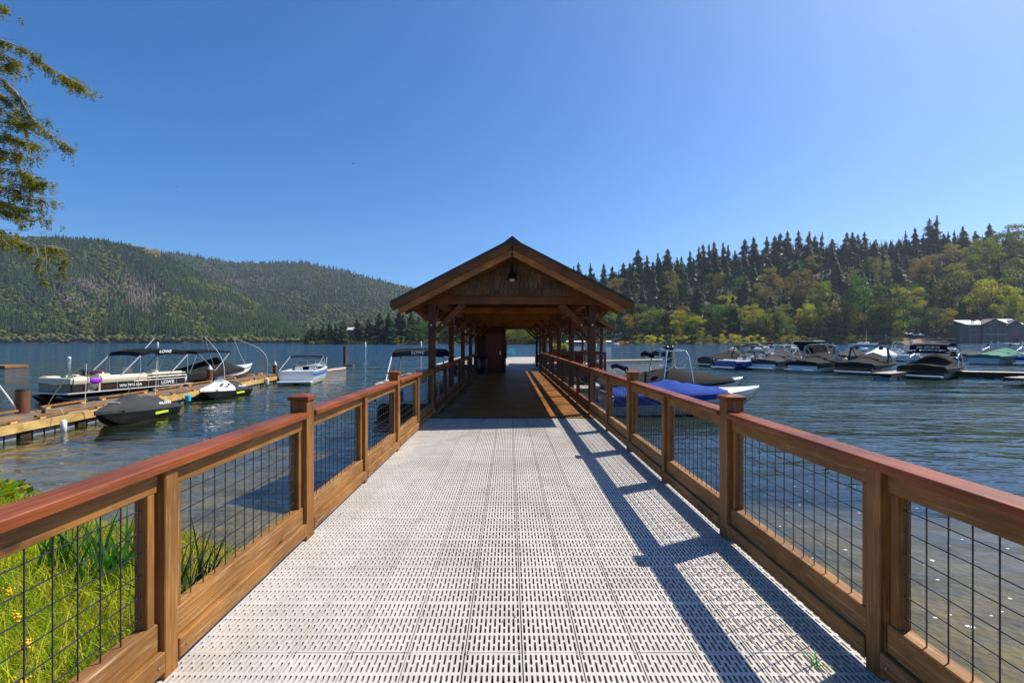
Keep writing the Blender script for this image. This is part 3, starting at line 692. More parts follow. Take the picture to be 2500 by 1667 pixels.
for k, nm in (('A', 'mountain'), ('B', 'mountain'), ('H', 'hill')):
    r = RIDGES[k]; pxs = np.linspace(r['px'][0], r['px'][1], 150); us = np.concatenate([[-.03], np.linspace(0, 1, 34), [1.15, 1.4, 1.8]])
    P_, U_ = np.meshgrid(pxs, us); x, yy, z = ridge_pt(k, P_, U_)
    V = np.stack([x, yy, z], -1).reshape(-1, 3); n_ = len(pxs)
    Fq = [(j*n_+i, j*n_+i+1, (j+1)*n_+i+1, (j+1)*n_+i) for j in range(len(us)-1) for i in range(n_-1)]
    struct(npmesh(nm, V, Fq, M_SLOPE))
def conifer_mb(seed, nb=620, rad=.165):
    r = random.Random(seed); s = MB(); ph = r.random()*6; k1 = r.uniform(24, 38)
    lean = [r.uniform(.6, 1.35) for _ in range(9)]; gp = [(r.uniform(.1,.85), r.random()*6.283) for _ in range(9)]
    for i in range(nb):
        t = (i+.5)/nb; hz_ = .06+.93*(t**.85); a = r.random()*6.283
        R_ = rad*((1-hz_)**.74)*(1.0+.30*math.sin(hz_*k1+ph))*lean[int(a/6.283*9) % 9]*r.uniform(.5, 1.25)+.008
        if any(abs(hz_-g0) < .045 and abs((a-g1+3.14) % 6.283-3.14) < .9 for g0, g1 in gp): R_ *= .45
        ca, sa = math.cos(a), math.sin(a)
        dr = R_*r.uniform(.05, .45)+.003; wd = R_*r.uniform(.12, .26)+.003
        if nb < 200: wd *= 1.9
        p0 = Vector((ca*R_*.08, sa*R_*.08, hz_+.010)); p1 = Vector((ca*R_*.6, sa*R_*.6, hz_-dr*.2)); p2 = Vector((ca*R_, sa*R_, hz_-dr))
        sd = Vector((-sa, ca, 0))*wd
        s.add([p0, p1+sd+Vector((0,0,-wd*.5)), p2, p1-sd+Vector((0,0,-wd*.5)), p1], [(0,1,4),(1,2,4),(2,3,4),(3,0,4)])
    return s
def conifer_mesh(seed, nb=900, rad=.165):
    s = conifer_mb(seed, nb, rad); me = bpy.data.meshes.new('crown'); me.from_pydata(s.v, [], s.f); me.materials.append(CON[0]); return me
def broad_mb(seed, nb=20, nl=130, rad=.40, low=.12, q0=.017):
    r = random.Random(seed); s = MB(); bl = []
    for i in range(nb):
        hz_ = low+.78*r.random()**.8; q = rad*math.sqrt(max(.05, 1-((hz_-.48)/.58)**2)); a = r.random()*6.283; d = q*r.uniform(.3, .95)
        bl.append((math.cos(a)*d, math.sin(a)*d, hz_, r.uniform(.07, .16)))
    for (bx, by, bz, br) in bl:
        for j in range(nl):
            v = Vector((r.gauss(0,1), r.gauss(0,1), r.gauss(0,1)*.8+.25)).normalized()*br*r.uniform(.6, 1.2)
            c = Vector((bx, by, bz))+Vector((v.x, v.y, v.z*.75)); nr = (v.normalized()+Vector((r.gauss(0,.5), r.gauss(0,.5), r.gauss(0,.5)))).normalized()
            e1 = nr.orthogonal().normalized(); e2 = nr.cross(e1); an = r.random()*6; e1, e2 = e1*math.cos(an)+e2*math.sin(an), e2*math.cos(an)-e1*math.sin(an)
            q = r.uniform(.6, 1.4)*q0
            s.add([c-e1*q, c+e2*q*.8, c+e1*q, c-e2*q*.8], [(0,1,2,3)])
    return s
def broad_mesh(seed, nb=24, nl=170, rad=.40, low=.12):
    s = broad_mb(seed, nb, nl, rad, low, .014); me = bpy.data.meshes.new('crown'); me.from_pydata(s.v, [], s.f); me.materials.append(DEC[0]); return me
# ---- a forest as one mass: many small trees merged in one mesh
def tmpl_conifer(nt=3, ns=6, seed=0):
    r = random.Random(seed); V = []; T = []
    for t in range(nt):
        z0 = .08+t*.27; z1 = min(1, z0+.42); rad = .19*(1-t*.27)
        o = len(V)
        for k in range(ns): a = 2*math.pi*(k+t*.5)/ns; q = rad*r.uniform(.75, 1.2); V.append((q*math.cos(a), q*math.sin(a), z0+r.uniform(-.03,.03)))
        V.append((0, 0, z1))
        for k in range(ns): T.append((o+k, o+(k+1) % ns, o+ns))
    return np.array(V), np.array(T)
def tmpl_round(seed=0):
    bm = bmesh.new(); bmesh.ops.create_icosphere(bm, subdivisions=2, radius=.5); r = random.Random(seed)
    for v in bm.verts: v.co *= r.uniform(.72, 1.15); v.co.z = v.co.z*.85+.52
    bm.verts.index_update()
    V = np.array([tuple(v.co) for v in bm.verts]); T = np.array([[v.index for v in f.verts] for f in bm.faces]); bm.free(); return V, T
def tmpl_from(s):
    V = np.array(s.v); T = []
    for f in s.f:
        T.append(f[:3])
        if len(f) == 4: T.append((f[0], f[2], f[3]))
    return V, np.array(T)
def merge_forest(name, pos, h, wd, kind, col, mat, fine=False):
    Vs = []; Fs = []; Cs = []; o = 0
    temps = [tmpl_conifer(3, 6, 1), tmpl_conifer(3, 5, 2), tmpl_round(3), tmpl_round(4)]
    if fine: temps = [tmpl_from(conifer_mb(31, 110, .19)), tmpl_from(conifer_mb(32, 110, .16)), tmpl_from(broad_mb(33, 9, 32, .42, .12, .05)), tmpl_from(broad_mb(34, 10, 32, .45, .12, .05))]
    for ti, (TV, TF) in enumerate(temps):
        m_ = np.where(kind == ti)[0]
        if len(m_) == 0: continue
        a = rng.random(len(m_))*6.283; ca, sa = np.cos(a), np.sin(a)
        X = TV[None,:,0]*ca[:,None]-TV[None,:,1]*sa[:,None]; Y = TV[None,:,0]*sa[:,None]+TV[None,:,1]*ca[:,None]
        V = np.stack([X*wd[m_][:,None]+pos[m_,0][:,None], Y*wd[m_][:,None]+pos[m_,1][:,None], TV[None,:,2]*h[m_][:,None]+pos[m_,2][:,None]], -1)
        Fc = TF[None]+(np.arange(len(m_))*len(TV))[:,None,None]+o
        Vs.append(V.reshape(-1,3)); Fs.append(Fc.reshape(-1,3)); Cs.append(np.repeat(col[m_], len(TV), 0)); o += len(m_)*len(TV)
    return npmesh(name, np.concatenate(Vs), np.concatenate(Fs), mat, np.concatenate(Cs))
M_FOREST = leafmat('distant_forest_leaf', (0,0,0), .12, var=.25, randamt=0, attr=True, vscale=.05)
def cols(px, u, n, k):
    con = np.array([.018,.036,.014]); con2 = np.array([.032,.056,.018]); dec = np.array([.065,.088,.020]); yel = np.array([.10,.10,.028]); gry = np.array([.12,.095,.08])
    nz = fbm(px/70, u*6, 31); nz2 = fbm(px/25, u*14, 41)
    pd = np.clip((nz-.47)*4.5, .04, .80)*np.where(k == 'A', 1, 1.05)
    isd = rng.random(n) < pd
    c = np.where(rng.random(n)[:,None] < .5, con, con2)
    c = c*(1+.7*(fbm(px/35, u*9, 71)-.5))[:,None]; c = np.where(isd[:,None], np.where(rng.random(n)[:,None] < .15, yel, dec), c)
    patch = (np.exp(-((px-230)/60)**2-((u-.50)/.10)**2)+np.exp(-((px-345)/38)**2-((u-.45)/.14)**2)*1.1+np.exp(-((px-210)/70)**2-((u-.32)/.07)**2)*.6+np.exp(-((px-560)/40)**2-((u-.55)/.07)**2)*.6)
    isg = (rng.random(n) < patch*(.55+.7*nz2)) if k == 'A' else np.zeros(n, bool)
    if k == 'B': isg = rng.random(n) < np.exp(-((px-600)/45)**2-((u-.72)/.05)**2)*.6
    c = np.where(isg[:,None], gry, c)
    if k == 'A': c = np.where((np.exp(-((px-372)/22)**2-((u-.97)/.05)**2) > .4)[:,None], np.array([.20,.15,.05]), c)
    low = (u < .045)
    c = np.where((low & (rng.random(n) < .6))[:,None], np.array([.12,.12,.035]), c)
    return c*rng.uniform(.75, 1.3, (n,1)), isd | low
for k, n, hh in (('A', 17000, (17, 30)), ('B', 15000, (20, 34))):
    r = RIDGES[k]; px = rng.uniform(max(r['px'][0], -330), r['px'][1], n); u = rng.random(n)**.95*1.02
    x, yy, z = ridge_pt(k, px, u); c, isd = cols(px, u, n, k)
    h = rng.uniform(hh[0], hh[1], n)*(.85+.3*fbm(px/40, u*8, 5))
    kind = np.where(isd, rng.integers(2, 4, n), rng.integers(0, 2, n)); h = np.where(isd, h*.6, h)*np.where(u < .05, .75, 1); wd = np.where(isd, h*.95, h*1.0)
    f_ = merge_forest('forest', np.stack([x, yy, z-1], -1), h, wd, kind, c, M_FOREST)
    stuff(f_, 'dense mixed forest covering the %s' % ('nearer mountain on the left shore' if k == 'A' else 'farther mountain behind the wooded point'), 'forest')
# undergrowth and back trees on the right hill
n = 8200; px = rng.uniform(745, 3390, n); u = np.where(rng.random(n) < .2, rng.uniform(.9, 1.04, n), rng.uniform(.02, 1.0, n))
x, yy, z = ridge_pt('H', px, u); c, isd = cols(px, u, n, 'B')
dk = rng.random(n) < .5; isd = isd & dk; c = np.where(isd[:,None], c*.8, np.array([.020,.040,.015])*rng.uniform(.7,1.3,(n,1)))
h = rng.uniform(13, 25, n)+np.where(u > .9, 9, 0); kind = np.where(isd, rng.integers(2, 4, n), rng.integers(0, 2, n)); h = np.where(isd, h*.6, h)
h = np.where(px < 1300, h*.55, h)
f_ = merge_forest('forest', np.stack([x, yy, z-1], -1), h, np.where(isd, h*1.1, h*1.0), kind, c, M_FOREST, fine=True)
stuff(f_, 'dark forest filling the slope of the hill on the right shore', 'forest')

# ---- single trees
M_BARK = plain('grey_brown_bark', (.10,.075,.055), .9, var=.3, bump=.5, bscale=8)
M_BARKP = plain('pale_bark', (.30,.27,.23), .85, var=.25)
CON = [leafmat('fir_needle_%s' % n_, c, .10, var=.45, randamt=.25, vscale=9) for n_, c in (('dark', (.020,.045,.014)), ('green', (.038,.078,.018)), ('olive', (.075,.10,.020)))]
DEC = [leafmat('broad_leaf_%s' % n_, c, .42, var=.45, randamt=.22, vscale=7) for n_, c in (('deep_green', (.055,.10,.014)), ('olive', (.14,.155,.018)), ('yellow_green', (.28,.27,.020)), ('orange', (.20,.165,.035)), ('golden', (.50,.42,.018)))]
def trunk_mesh(kind, seed=0):
    s = MB(); r = random.Random(seed)
    if kind == 'c': s.tube([(0,0,-.03),(0,0,.5),(0,0,.985)], .013, 7, r2=.001)
    else:
        s.tube([(0,0,-.04),(.01,0,.2),(0,.01,.45),(.01,0,.75)], .022, 7, r2=.005)
        for i in range(6):
            a = i*1.1+r.random(); z = .2+.07*i; s.tube([(0,0,z),(math.cos(a)*.14,math.sin(a)*.14,z+.13),(math.cos(a)*.26,math.sin(a)*.26,z+.24)], .011, 5, r2=.002)
    me = bpy.data.meshes.new('trunk'); me.from_pydata(s.v, [], s.f); me.materials.append(M_BARK); return me
CM = [conifer_mesh(i, rad=q) for i, q in ((1, .22), (2, .25), (3, .19), (4, .29))]
BMS = [broad_mesh(11), broad_mesh(12, nb=26, rad=.46), broad_mesh(13, nb=16, rad=.34)]
BUSH = [broad_mesh(21, nb=22, nl=120, rad=.62, low=.02), broad_mesh(22, nb=24, nl=120, rad=.8, low=.0)]
TC, TB = trunk_mesh('c'), trunk_mesh('b', 2)
TREES = []
def tree(kind, px, Y, z, h, mesh, mat, lab, band, wide=1.0):
    nm = {'c': 'fir_tree', 'b': 'broadleaf_tree', 's': 'shrub'}[kind]
    root = bpy.data.objects.new(nm, None); COL.objects.link(root); root.location = ((px-VX)*Y/F, Y, z)
    root.rotation_euler = (random.gauss(0,.018), random.gauss(0,.018), random.uniform(0, 6.28)); wide *= random.uniform(.82, 1.2); root.scale = (h*wide, h*wide, h)
    root['category'] = {'c': 'fir tree', 'b': 'tree', 's': 'shrub'}[kind]
    for nm2, me, mt in ((('trunk', TC if kind == 'c' else TB, M_BARK),) if kind != 's' else (('stem', TB, M_BARK),))+(('crown' if kind != 's' else 'foliage', mesh, mat),):
        o = bpy.data.objects.new(nm2, me); COL.objects.link(o); o.parent = root
        if mt is not M_BARK:
            o.material_slots[0].link = 'OBJECT'; o.material_slots[0].material = mt
    TREES.append((root, px, lab, band)); return root
CL = ['dark green fir', 'mid green fir', 'olive green fir']; DL = ['deep green leafy tree', 'olive leafy tree', 'yellow-green leafy tree', 'orange-tinged maple', 'golden shrub']
rt = random.Random(12)
SKY = [(1372,650),(1400,648),(1411,640),(1440,642),(1474,642),(1500,662),(1525,655),(1536,640),(1558,608),(1580,622),(1606,616),(1628,606),(1653,627),(1686,610),(1708,600),(1718,594),(1732,594),(1744,587),(1766,590),(1778,596),(1794,611),(1816,582),(1840,577),(1868,577),(1890,574),(1905,568),(1924,563),(1949,562),(1975,564),(1990,574),(2004,565),(2032,582),(2068,566),(2080,566),(2095,570),(2113,565),(2137,583),(2160,596),(2175,588),(2196,585),(2210,563),(2236,554),(2268,532),(2287,526),(2315,565),(2330,560),(2349,552),(2380,563),(2416,545),(2459,555),(2488,558),(2520,560),(2550,550)]
def hz(px, u):
    x, y_, z = ridge_pt('H', px, u); return float(y_), float(z)
def band_of(u): return 'at the shoreline' if u < .06 else 'low on the slope' if u < .33 else 'halfway up the slope' if u < .66 else 'high on the slope'
for px, py in SKY:
    Y, z = hz(px, rt.uniform(.94, 1.0)); top = CZ+(HY-py)*Y/F; h = max(26, top-z)
    mi = rt.choice([0,0,0,1]); tree('c', px, Y, z-1, h+1, rt.choice(CM), CON[mi], CL[mi], 'on the skyline', rt.uniform(.8, 1.15))
for i in range(56):       # filling the gaps between the skyline spires
    px = 1378+i*21+rt.uniform(-9,9); Y, z = hz(px, rt.uniform(.93, .99)); top = CZ+(HY-(np.interp(px, [p[0] for p in SKY], [p[1] for p in SKY])+rt.uniform(16, 42)))*Y/F
    mi = rt.choice([0,0,1]); tree('c', px, Y, z-1, max(24, top-z), rt.choice(CM), CON[mi], CL[mi], 'behind the skyline firs', rt.uniform(1.0, 1.35))
for i in range(34):       # second row just below the skyline
    px = 1385+i*34+rt.uniform(-12,12); Y, z = hz(px, rt.uniform(.80,.93)); mi = rt.choice([0,0,1,1,2]); tree('c', px, Y, z-1, rt.uniform(36, 50), rt.choice(CM), CON[mi], CL[mi], 'high on the slope', rt.uniform(.9, 1.2))
for i in range(78):       # slope, firs and broadleaf mixed
    px = 1395+i*15+rt.uniform(-14,14); u = rt.uniform(.12, .80); Y, z = hz(px, u)
    lf = rt.random() < (.28+.35*(1-u)+(.18 if px > 2050 else 0))
    if px > 2330: u = max(u, .25); Y, z = hz(px, u)
    if lf:
        mi = rt.choices([0,1,2,3], [3,4,2,1.3])[0]; tree('b', px, Y, z-1, rt.uniform(24, 38), rt.choice(BMS), DEC[mi], DL[mi], band_of(u), rt.uniform(.95, 1.3))
    else:
        mi = rt.choice([0,0,1,1,2]); tree('c', px, Y, z-1, rt.uniform(34, 48), rt.choice(CM), CON[mi], CL[mi], band_of(u), rt.uniform(.95, 1.25))
for px, py, hh, mi in ((2000,735,80,1),(2110,775,150,0),(2150,760,120,0),(2060,790,90,2),(1880,700,85,3),(1950,705,80,3),(2250,660,70,3),(2330,640,80,3),(2390,650,110,1),(2430,640,110,0),(2420,745,110,2),(2465,760,100,2),(2350,715,120,1),(2490,720,110,1),(1840,780,70,2),(2230,730,70,0),(1640,690,60,1),(2470,600,90,1)):
    u = min(.9, max(.05, ((HY-(py+hh*.4))/np.interp(px,[p[0] for p in RIDGES['H']['E']],[p[1] for p in RIDGES['H']['E']]))**1.2)); Y, z = hz(px, u); h = hh*Y/F
    tree('b', px, Y, z, h, BMS[1], DEC[mi], DL[mi], band_of(u), rt.uniform(1.0, 1.2))
for i in range(25):       # tall yellow-green trees near the shore
    px = 1550+i*31+rt.uniform(-10,10)
    if 2190 < px < 2260 or px > 2335: continue
    Y, z = hz(px, rt.uniform(.03, .12)); mi = rt.choices([1,2,0], [3,4,1])[0]; tree('b', px, Y, z-.5, rt.uniform(22, 36), rt.choice(BMS), DEC[mi], DL[mi], 'low on the slope', rt.uniform(1.0, 1.35))
for i in range(30):       # shrubs along the waterline
    px = 1450+i*30+rt.uniform(-8,8)
    if 2225 < px: continue
    Y, z = hz(px, .005); mi = rt.choices([2,4,1], [4,4,2])[0]; tree('s', px, Y-4, .0, rt.uniform(9, 15) if px > 1545 else rt.uniform(4, 7), rt.choice(BUSH), DEC[mi], {2:'yellow-green shrub',4:'golden shrub',1:'olive shrub'}[mi], 'at the waterline', rt.uniform(.9, 1.3))
# the wooded point left of and behind the pavilion
for px, py, kind, wf in ((765,790,'c',1.5),(752,812,'b',1.0),(788,792,'c',1.2),(805,785,'c',1.3),(820,787,'c',1.2),(838,778,'c',1.3),(872,776,'c',1.2),(884,792,'c',1.2),(898,775,'c',1.2),(925,762,'c',1.3),(948,760,'c',1.4),(958,780,'c',1.2),(972,758,'c',1.3),(985,765,'c',1.3),(1005,760,'c',1.5),(1022,770,'c',1.5),(1042,765,'c',1.4),(1070,760,'c',1.4),(1090,762,'c',1.4),(1115,765,'c',1.4),(1140,762,'c',1.5),(1170,760,'c',1.5)):
    u = rt.uniform(.05, .35); Y, z = hz(px, u); h = CZ+(HY-py)*Y/F-z
    mi = rt.choice([0,0,1]); tree('c' if kind == 'c' else 'b', px, Y, z-.5, h, rt.choice(CM) if kind == 'c' else BMS[0], CON[mi] if kind == 'c' else DEC[0], CL[mi] if kind == 'c' else DL[0], 'low on the slope', wf)
for i in range(30):
    px = 1010+i*15.5+rt.uniform(-5,5); Y, z = hz(px, rt.uniform(.03,.3)); mi = rt.choices([0,1,2], [3,3,2])[0]
    tree('b', px, Y, z-.5, rt.uniform(24, 38) if px > 1200 else rt.uniform(14, 26), rt.choice(BMS), DEC[mi], DL[mi], 'low on the slope', rt.uniform(1.0,1.3))
for i in range(24):
    px = 765+i*15+rt.uniform(-5,5); Y, z = hz(px, .01); mi = rt.choice([2,1,4,0]); tree('s', px, Y-2, .1, rt.uniform(3.5, 9)*(1 if px > 900 else .7), rt.choice(BUSH), DEC[mi], {2:'yellow-green shrub',4:'golden shrub',1:'olive shrub',0:'deep green shrub'}[mi], 'at the waterline', rt.uniform(.9, 1.4))
for i in range(11):
    px = 1222+i*10+rt.uniform(-3,3); Y, z = hz(px, rt.uniform(.01, .05)); mi = rt.choice([0,1,0,2]); tree('s', px, Y, -.2, rt.uniform(12, 26), BUSH[i % 2], DEC[mi], {0:'deep green shrub',1:'olive shrub',2:'yellow-green shrub'}[mi], 'at the waterline', rt.uniform(.8,1.1))
for i in range(8):
    px = 1330+i*17+rt.uniform(-4,4); Y, z = hz(px, .01); mi = rt.choice([2,1]); tree('s', px, Y+6, .1, rt.uniform(4, 9), rt.choice(BUSH), DEC[mi], {2:'yellow-green shrub',1:'olive shrub'}[mi], 'at the waterline', 1.1)
LM = [(810,'at the tip of the wooded point'),(880,'left of the pale house on the point'),(960,'right of the pale house on the point'),(1045,'just left of the pavilion'),(1140,'between the left pavilion columns'),(1235,'behind the storage room'),(1320,'framed by the end of the pavilion'),(1470,'between the right pavilion columns'),(1580,'just right of the pavilion'),(1700,'above the blue covered boat'),(1800,'left of the blue hulled boat'),(1900,'above the blue hulled boat'),(2000,'above the hardtop boat'),(2100,'above the flag boat'),(2200,'left of the white shed'),(2330,'around the white shed'),(9999,'behind the lake house')]
ORD = ['first','second','third','fourth','fifth','sixth','seventh','eighth','ninth','tenth','eleventh','twelfth','thirteenth','fourteenth','fifteenth']
bins = {}
for root, px, lab, band in TREES:
    lm = next(t for lim, t in LM if px < lim); bins.setdefault((lab, band, lm), []).append((px, root))
for (lab, band, lm), lst in bins.items():
    lst.sort(key=lambda t: t[0])
    for i, (px, root) in enumerate(lst):
        s = '%s %s %s' % (lab, band, lm)
        if len(lst) > 1: s += ', leftmost' if i == 0 else ', %s from left' % ORD[min(i, 14)]
        w_ = s.split()
        if len(w_) > 16: s = s.replace(' of the wooded point', ' of the point').replace(' from left', '').replace('at the waterline', 'on the waterline').replace('framed by the end of the pavilion', 'beyond the pavilion end').replace('between the right pavilion columns', 'between right columns') 
        root['label'] = s
    
for root, px, lab, band in TREES:
    c_ = root['category']
    root['group'] = 'firs on the right hill and point' if c_ == 'fir tree' else 'leafy trees on the far shore' if c_ == 'tree' else 'shrubs along the far waterline'

# ---- cedar branches reaching in from the left
M_CEDAR = leafmat('cedar_spray', (.19,.185,.028), .45, var=.55, randamt=0, vscale=2.2)
ced = thing('cedar_tree', 'drooping cedar with olive sprays reaching in from the left edge', 'cedar tree', (-12.6, 9.4, .45))
MB().tube([(0,0,-.4),(.1,0,4),(0,.1,9),(.1,0,15)], .32, 12, r2=.08).build('trunk', M_BARK, ced, smooth=True)
DC = 9.0; rc_ = random.Random(5); leaf = MB()
BR = [([(-150,30),(-60,70),(0,98),(60,118),(100,150),(150,180),(203,210)], 1.0, (12, 50)),
      ([(-150,120),(-60,160),(0,190),(40,225),(75,285),(110,320),(150,345),(192,368)], 1.2, (12, 60)),
      ([(-150,250),(-60,280),(0,290),(60,298),(120,290)], .8, (10, 40)),
      ([(-150,300),(-50,315),(0,325),(55,340),(95,352)], 1.2, (15, 60)),
      ([(-150,350),(-50,370),(0,382),(60,388),(100,376)], .9, (10, 40)),
      ([(-150,400),(-60,420),(0,430),(60,450),(112,440)], 1.1, (10, 50)),
      ([(-150,440),(-60,455),(0,465),(60,480),(135,487)], 1.1, (12, 60)),
      ([(-150,480),(-50,500),(0,510),(60,530),(125,532)], .9, (8, 35)),
      ([(-150,530),(-50,550),(0,560),(45,588),(90,604),(130,600),(165,612)], 1.0, (12, 70)),
      ([(-60,560),(0,575),(20,600)], .6, (8, 40)),
      ([(-150,-20),(-40,5),(0,12),(15,20)], .8, (8, 35)),
      ([(-150,140),(-60,150),(0,165),(40,150)], .8, (8,40)),
      ([(-150,180),(-60,200),(0,228),(40,262),(62,300)], 1.2, (20,60)), ([(-150,230),(-60,245),(0,262),(38,285)], 1.2, (20,60)), ([(-150,330),(-60,345),(0,362),(50,372)], 1.2, (20,70)),
      ([(-150,395),(-60,405),(0,412),(50,415),(80,432)], 1.3, (20,60)), ([(-150,425),(-60,440),(0,450),(50,462)], 1.2, (20,50)), ([(-150,100),(-60,110),(0,128),(35,145),(50,160)], 1.2, (15,50)),
      ([(-60,470),(0,490),(55,508),(100,505)], 1.1, (12,45))]
def spray(p, ln, dirx):
    """a hanging twig of flat cedar fans; p world point, ln metres"""
    q = p.copy(); n_ = max(3, int(ln/.035)); d = Vector((dirx*.35+rc_.uniform(-.3,.3), rc_.uniform(-.3,.3), -1)).normalized()
    for i in range(n_):
        q = q+d*(ln/n_); d = (d+Vector((rc_.uniform(-.15,.15), rc_.uniform(-.15,.15), -.05))).normalized()
        for k in range(5):
            sd = Vector((rc_.gauss(0,1), rc_.gauss(0,1), rc_.uniform(-1.2,.1))).normalized()
            L_ = rc_.uniform(.035, .085)*(1-.4*i/n_); w_ = L_*rc_.uniform(.11,.19); nn = sd.orthogonal().normalized()
            e = nn if k % 2 else sd.cross(nn)
            leaf.add([q, q+sd*L_*.5+e*w_, q+sd*L_, q+sd*L_*.5-e*w_], [(0,1,2,3)])
limb = MB()
for pts, dens, (l0, l1) in BR:
    W_ = [A(px, py, DC+rc_.uniform(-.2,.2)+(px+150)*.0012*rc_.choice([-1,1])) for px, py in pts]
    limb.tube(W_, .02, 6, r2=.004)
    for a, b_ in zip(W_[:-1], W_[1:]):
        n_ = max(2, int((b_-a).length/.028*dens))
        for i in range(n_):
            p = a.lerp(b_, rc_.random()); 
            if rc_.random() < .12: continue
            if p.x > -11.4: spray(p, rc_.uniform(l0, l1)*DC/F*rc_.uniform(.35,1), rc_.choice([-.4,1,1]))
            if rc_.random() < .35:
                e = p+Vector((rc_.uniform(-.05,.2), rc_.uniform(-.25,.25), rc_.uniform(-.08,.05))); limb.tube([p, e], .005, 4, r2=.002); spray(e, rc_.uniform(.08,.25), 0)
for tw in ([(0,50),(30,55),(52,57)], [(0,92),(30,98),(58,99)], [(0,488),(20,520),(45,548)], [(90,604),(98,650),(105,690)], [(110,602),(114,640),(112,665)]):
    limb.tube([A(px, py, DC) for px, py in tw], .006, 5, r2=.002)
for px, py in ((104,690),(98,670),(95,655),(110,700),(92,640),(60,560),(160,640),(150,650),(155,665),(148,680)):
    for _ in range(5): spray(A(px+rc_.uniform(-8,8), py-15, DC), .14, 0)
limb.build('branch', M_BARKP, ced, world=True, smooth=True)
leaf.build('foliage', M_CEDAR, ced, world=True)

# ---- grass bank
M_GRASS = leafmat('meadow_grass_blade', (0,0,0), .45, var=.25, randamt=0, attr=True, vscale=3)
def blades(name, P, h, w_, lean, col, mat, seg=3, parent=None):
    n = len(P); a = rng.random(n)*6.283; la = rng.random(n)*6.283
    sx, sy = np.cos(a), np.sin(a); lx, ly = np.cos(la)*lean*h, np.sin(la)*lean*h
    V = np.zeros((n, (seg+1)*2, 3)); 
    for i in range(seg+1):
        t = i/seg; ww = w_*(1-t)**.7*.5+.0006; bx = P[:,0]+lx*t*t; by = P[:,1]+ly*t*t; bz = P[:,2]+h*(t-.25*lean*t*t)
        V[:,2*i] = np.stack([bx-sx*ww, by-sy*ww, bz], -1); V[:,2*i+1] = np.stack([bx+sx*ww, by+sy*ww, bz], -1)
    base = np.arange(n)*(seg+1)*2
    Fq = np.concatenate([np.stack([base+2*i, base+2*i+1, base+2*i+3, base+2*i+2], -1) for i in range(seg)])
    return npmesh(name, V.reshape(-1,3), Fq, mat, np.repeat(col, (seg+1)*2, 0), parent)
n = 120000; X = -1.95-rng.random(n)**1.25*14; Yg = rng.uniform(-.5, 12, n)
s_ = Yg-np.interp(X, [p[0] for p in SHORE], [p[1] for p in SHORE]); pxx = VX+F*X/np.maximum(Yg, .3)
edge = fbm(X*1.5, Yg*1.5, 51)*1.3
keep = (s_ < -.25+edge-.15) & (pxx > -250) & (Yg > 1.0)
X, Yg, s_ = X[keep], Yg[keep], s_[keep]; n = len(X)
Z = np.array([max(ground_z(a, b_), -.15) for a, b_ in zip(X, Yg)])
h = rng.uniform(.16, .46, n)*np.clip(1-(s_+1.5)*.35, .4, 1.1); wd = rng.uniform(.006, .015, n)
nz = fbm(X*1.2, Yg*1.2, 61); cg = np.array([.20,.36,.03]); cy_ = np.array([.52,.52,.05]); cdry = np.array([.38,.28,.09])
rr_ = rng.random(n); c = np.where((rr_ < .48+.6*(nz-.5))[:,None], cy_, cg); c = np.where((rr_ > .93)[:,None], cdry, c)
c = np.where((s_ > -1.0)[:,None] & (rng.random(n) < .45)[:,None], np.array([.33,.30,.05]), c)*rng.uniform(.65,1.25,(n,1))
g_ = blades('grass', np.stack([X, Yg, Z], -1), h, wd, rng.uniform(.2, 1.0, n), c, M_GRASS)
stuff(g_, 'lush long green grass on the bank beside the left railing', 'grass')
# broad iris clumps
M_IRIS = leafmat('iris_leaf', (.045,.13,.022), .35, var=.3, vscale=2)
def iris(x, y_, label, n=34, hh=.85):
    root = thing('iris_clump', label, 'plant', (x, y_, ground_z(x, y_)), group='iris clumps on the grassy bank')
    P = np.stack([rng.normal(0,.13,n), rng.normal(0,.13,n), np.zeros(n)], -1)
    o = blades('leaves', P, rng.uniform(.5,1,n)*hh, rng.uniform(.030,.052,n), rng.uniform(.12,.6,n), np.ones((n,3)), M_IRIS, seg=5, parent=root); return root
iris(-3.0, 4.15, 'tall dark green iris clump seen through the second railing bay', 60, 1.12)
iris(-4.3, 4.9, 'dark green iris clump seen through the first railing bay beside its far post', 44, 1.0)
iris(-5.0, 5.1, 'dark green iris clump farthest left in the grass behind the railing', 34, .9)
# yellow flowers
M_YFL = plain('yellow_petal', (.75,.48,.02), .6); M_STEM = plain('green_stem', (.10,.2,.03), .7)
fl0 = thing('yellow_flower', 'x', 'flower', (0,0,0), group='yellow flowers in the grass')
s = MB()
for i in range(26):
    v = Vector((rc_.gauss(0,.014), rc_.gauss(0,.014), rc_.gauss(.40,.016))); s.sphere(v, .009, n=5, m=3)
s.build('petals', M_YFL, fl0); MB().tube([(0,0,0),(.01,0,.2),(0,0,.42)], .003, 5).build('stem', M_STEM, fl0)
FLP = [(-2.55,2.75),(-3.1,2.9),(-2.9,2.3),(-3.5,3.3),(-3.2,2.6),(-2.45,3.1),(-3.9,3.6),(-4.4,4.0)]
FLP.sort(key=lambda t: t[0]/t[1])
for i, (x, y_) in enumerate(FLP):
    lb = 'yellow flower head in the grass, %s from the left' % ORD[i]
    lc = (x, y_, ground_z(x, y_)+.0); rz = random.uniform(0, 6)
    if i == 0: fl0.location = lc; fl0['label'] = lb
    else: dup(fl0, lc, rz, lb)
# broad leaved water plant at far left
wp = thing('leafy_plant', 'pale green broad leaved plant at the water edge on the far left', 'plant', (-8.9, 7.9, ground_z(-8.9, 7.9)))
leafball(wp, .42, 200, [M_GLEAF, M_YLEAF], .16, seed=8, ls=.13, sc=(1.3,.8,.5), name='leaves')
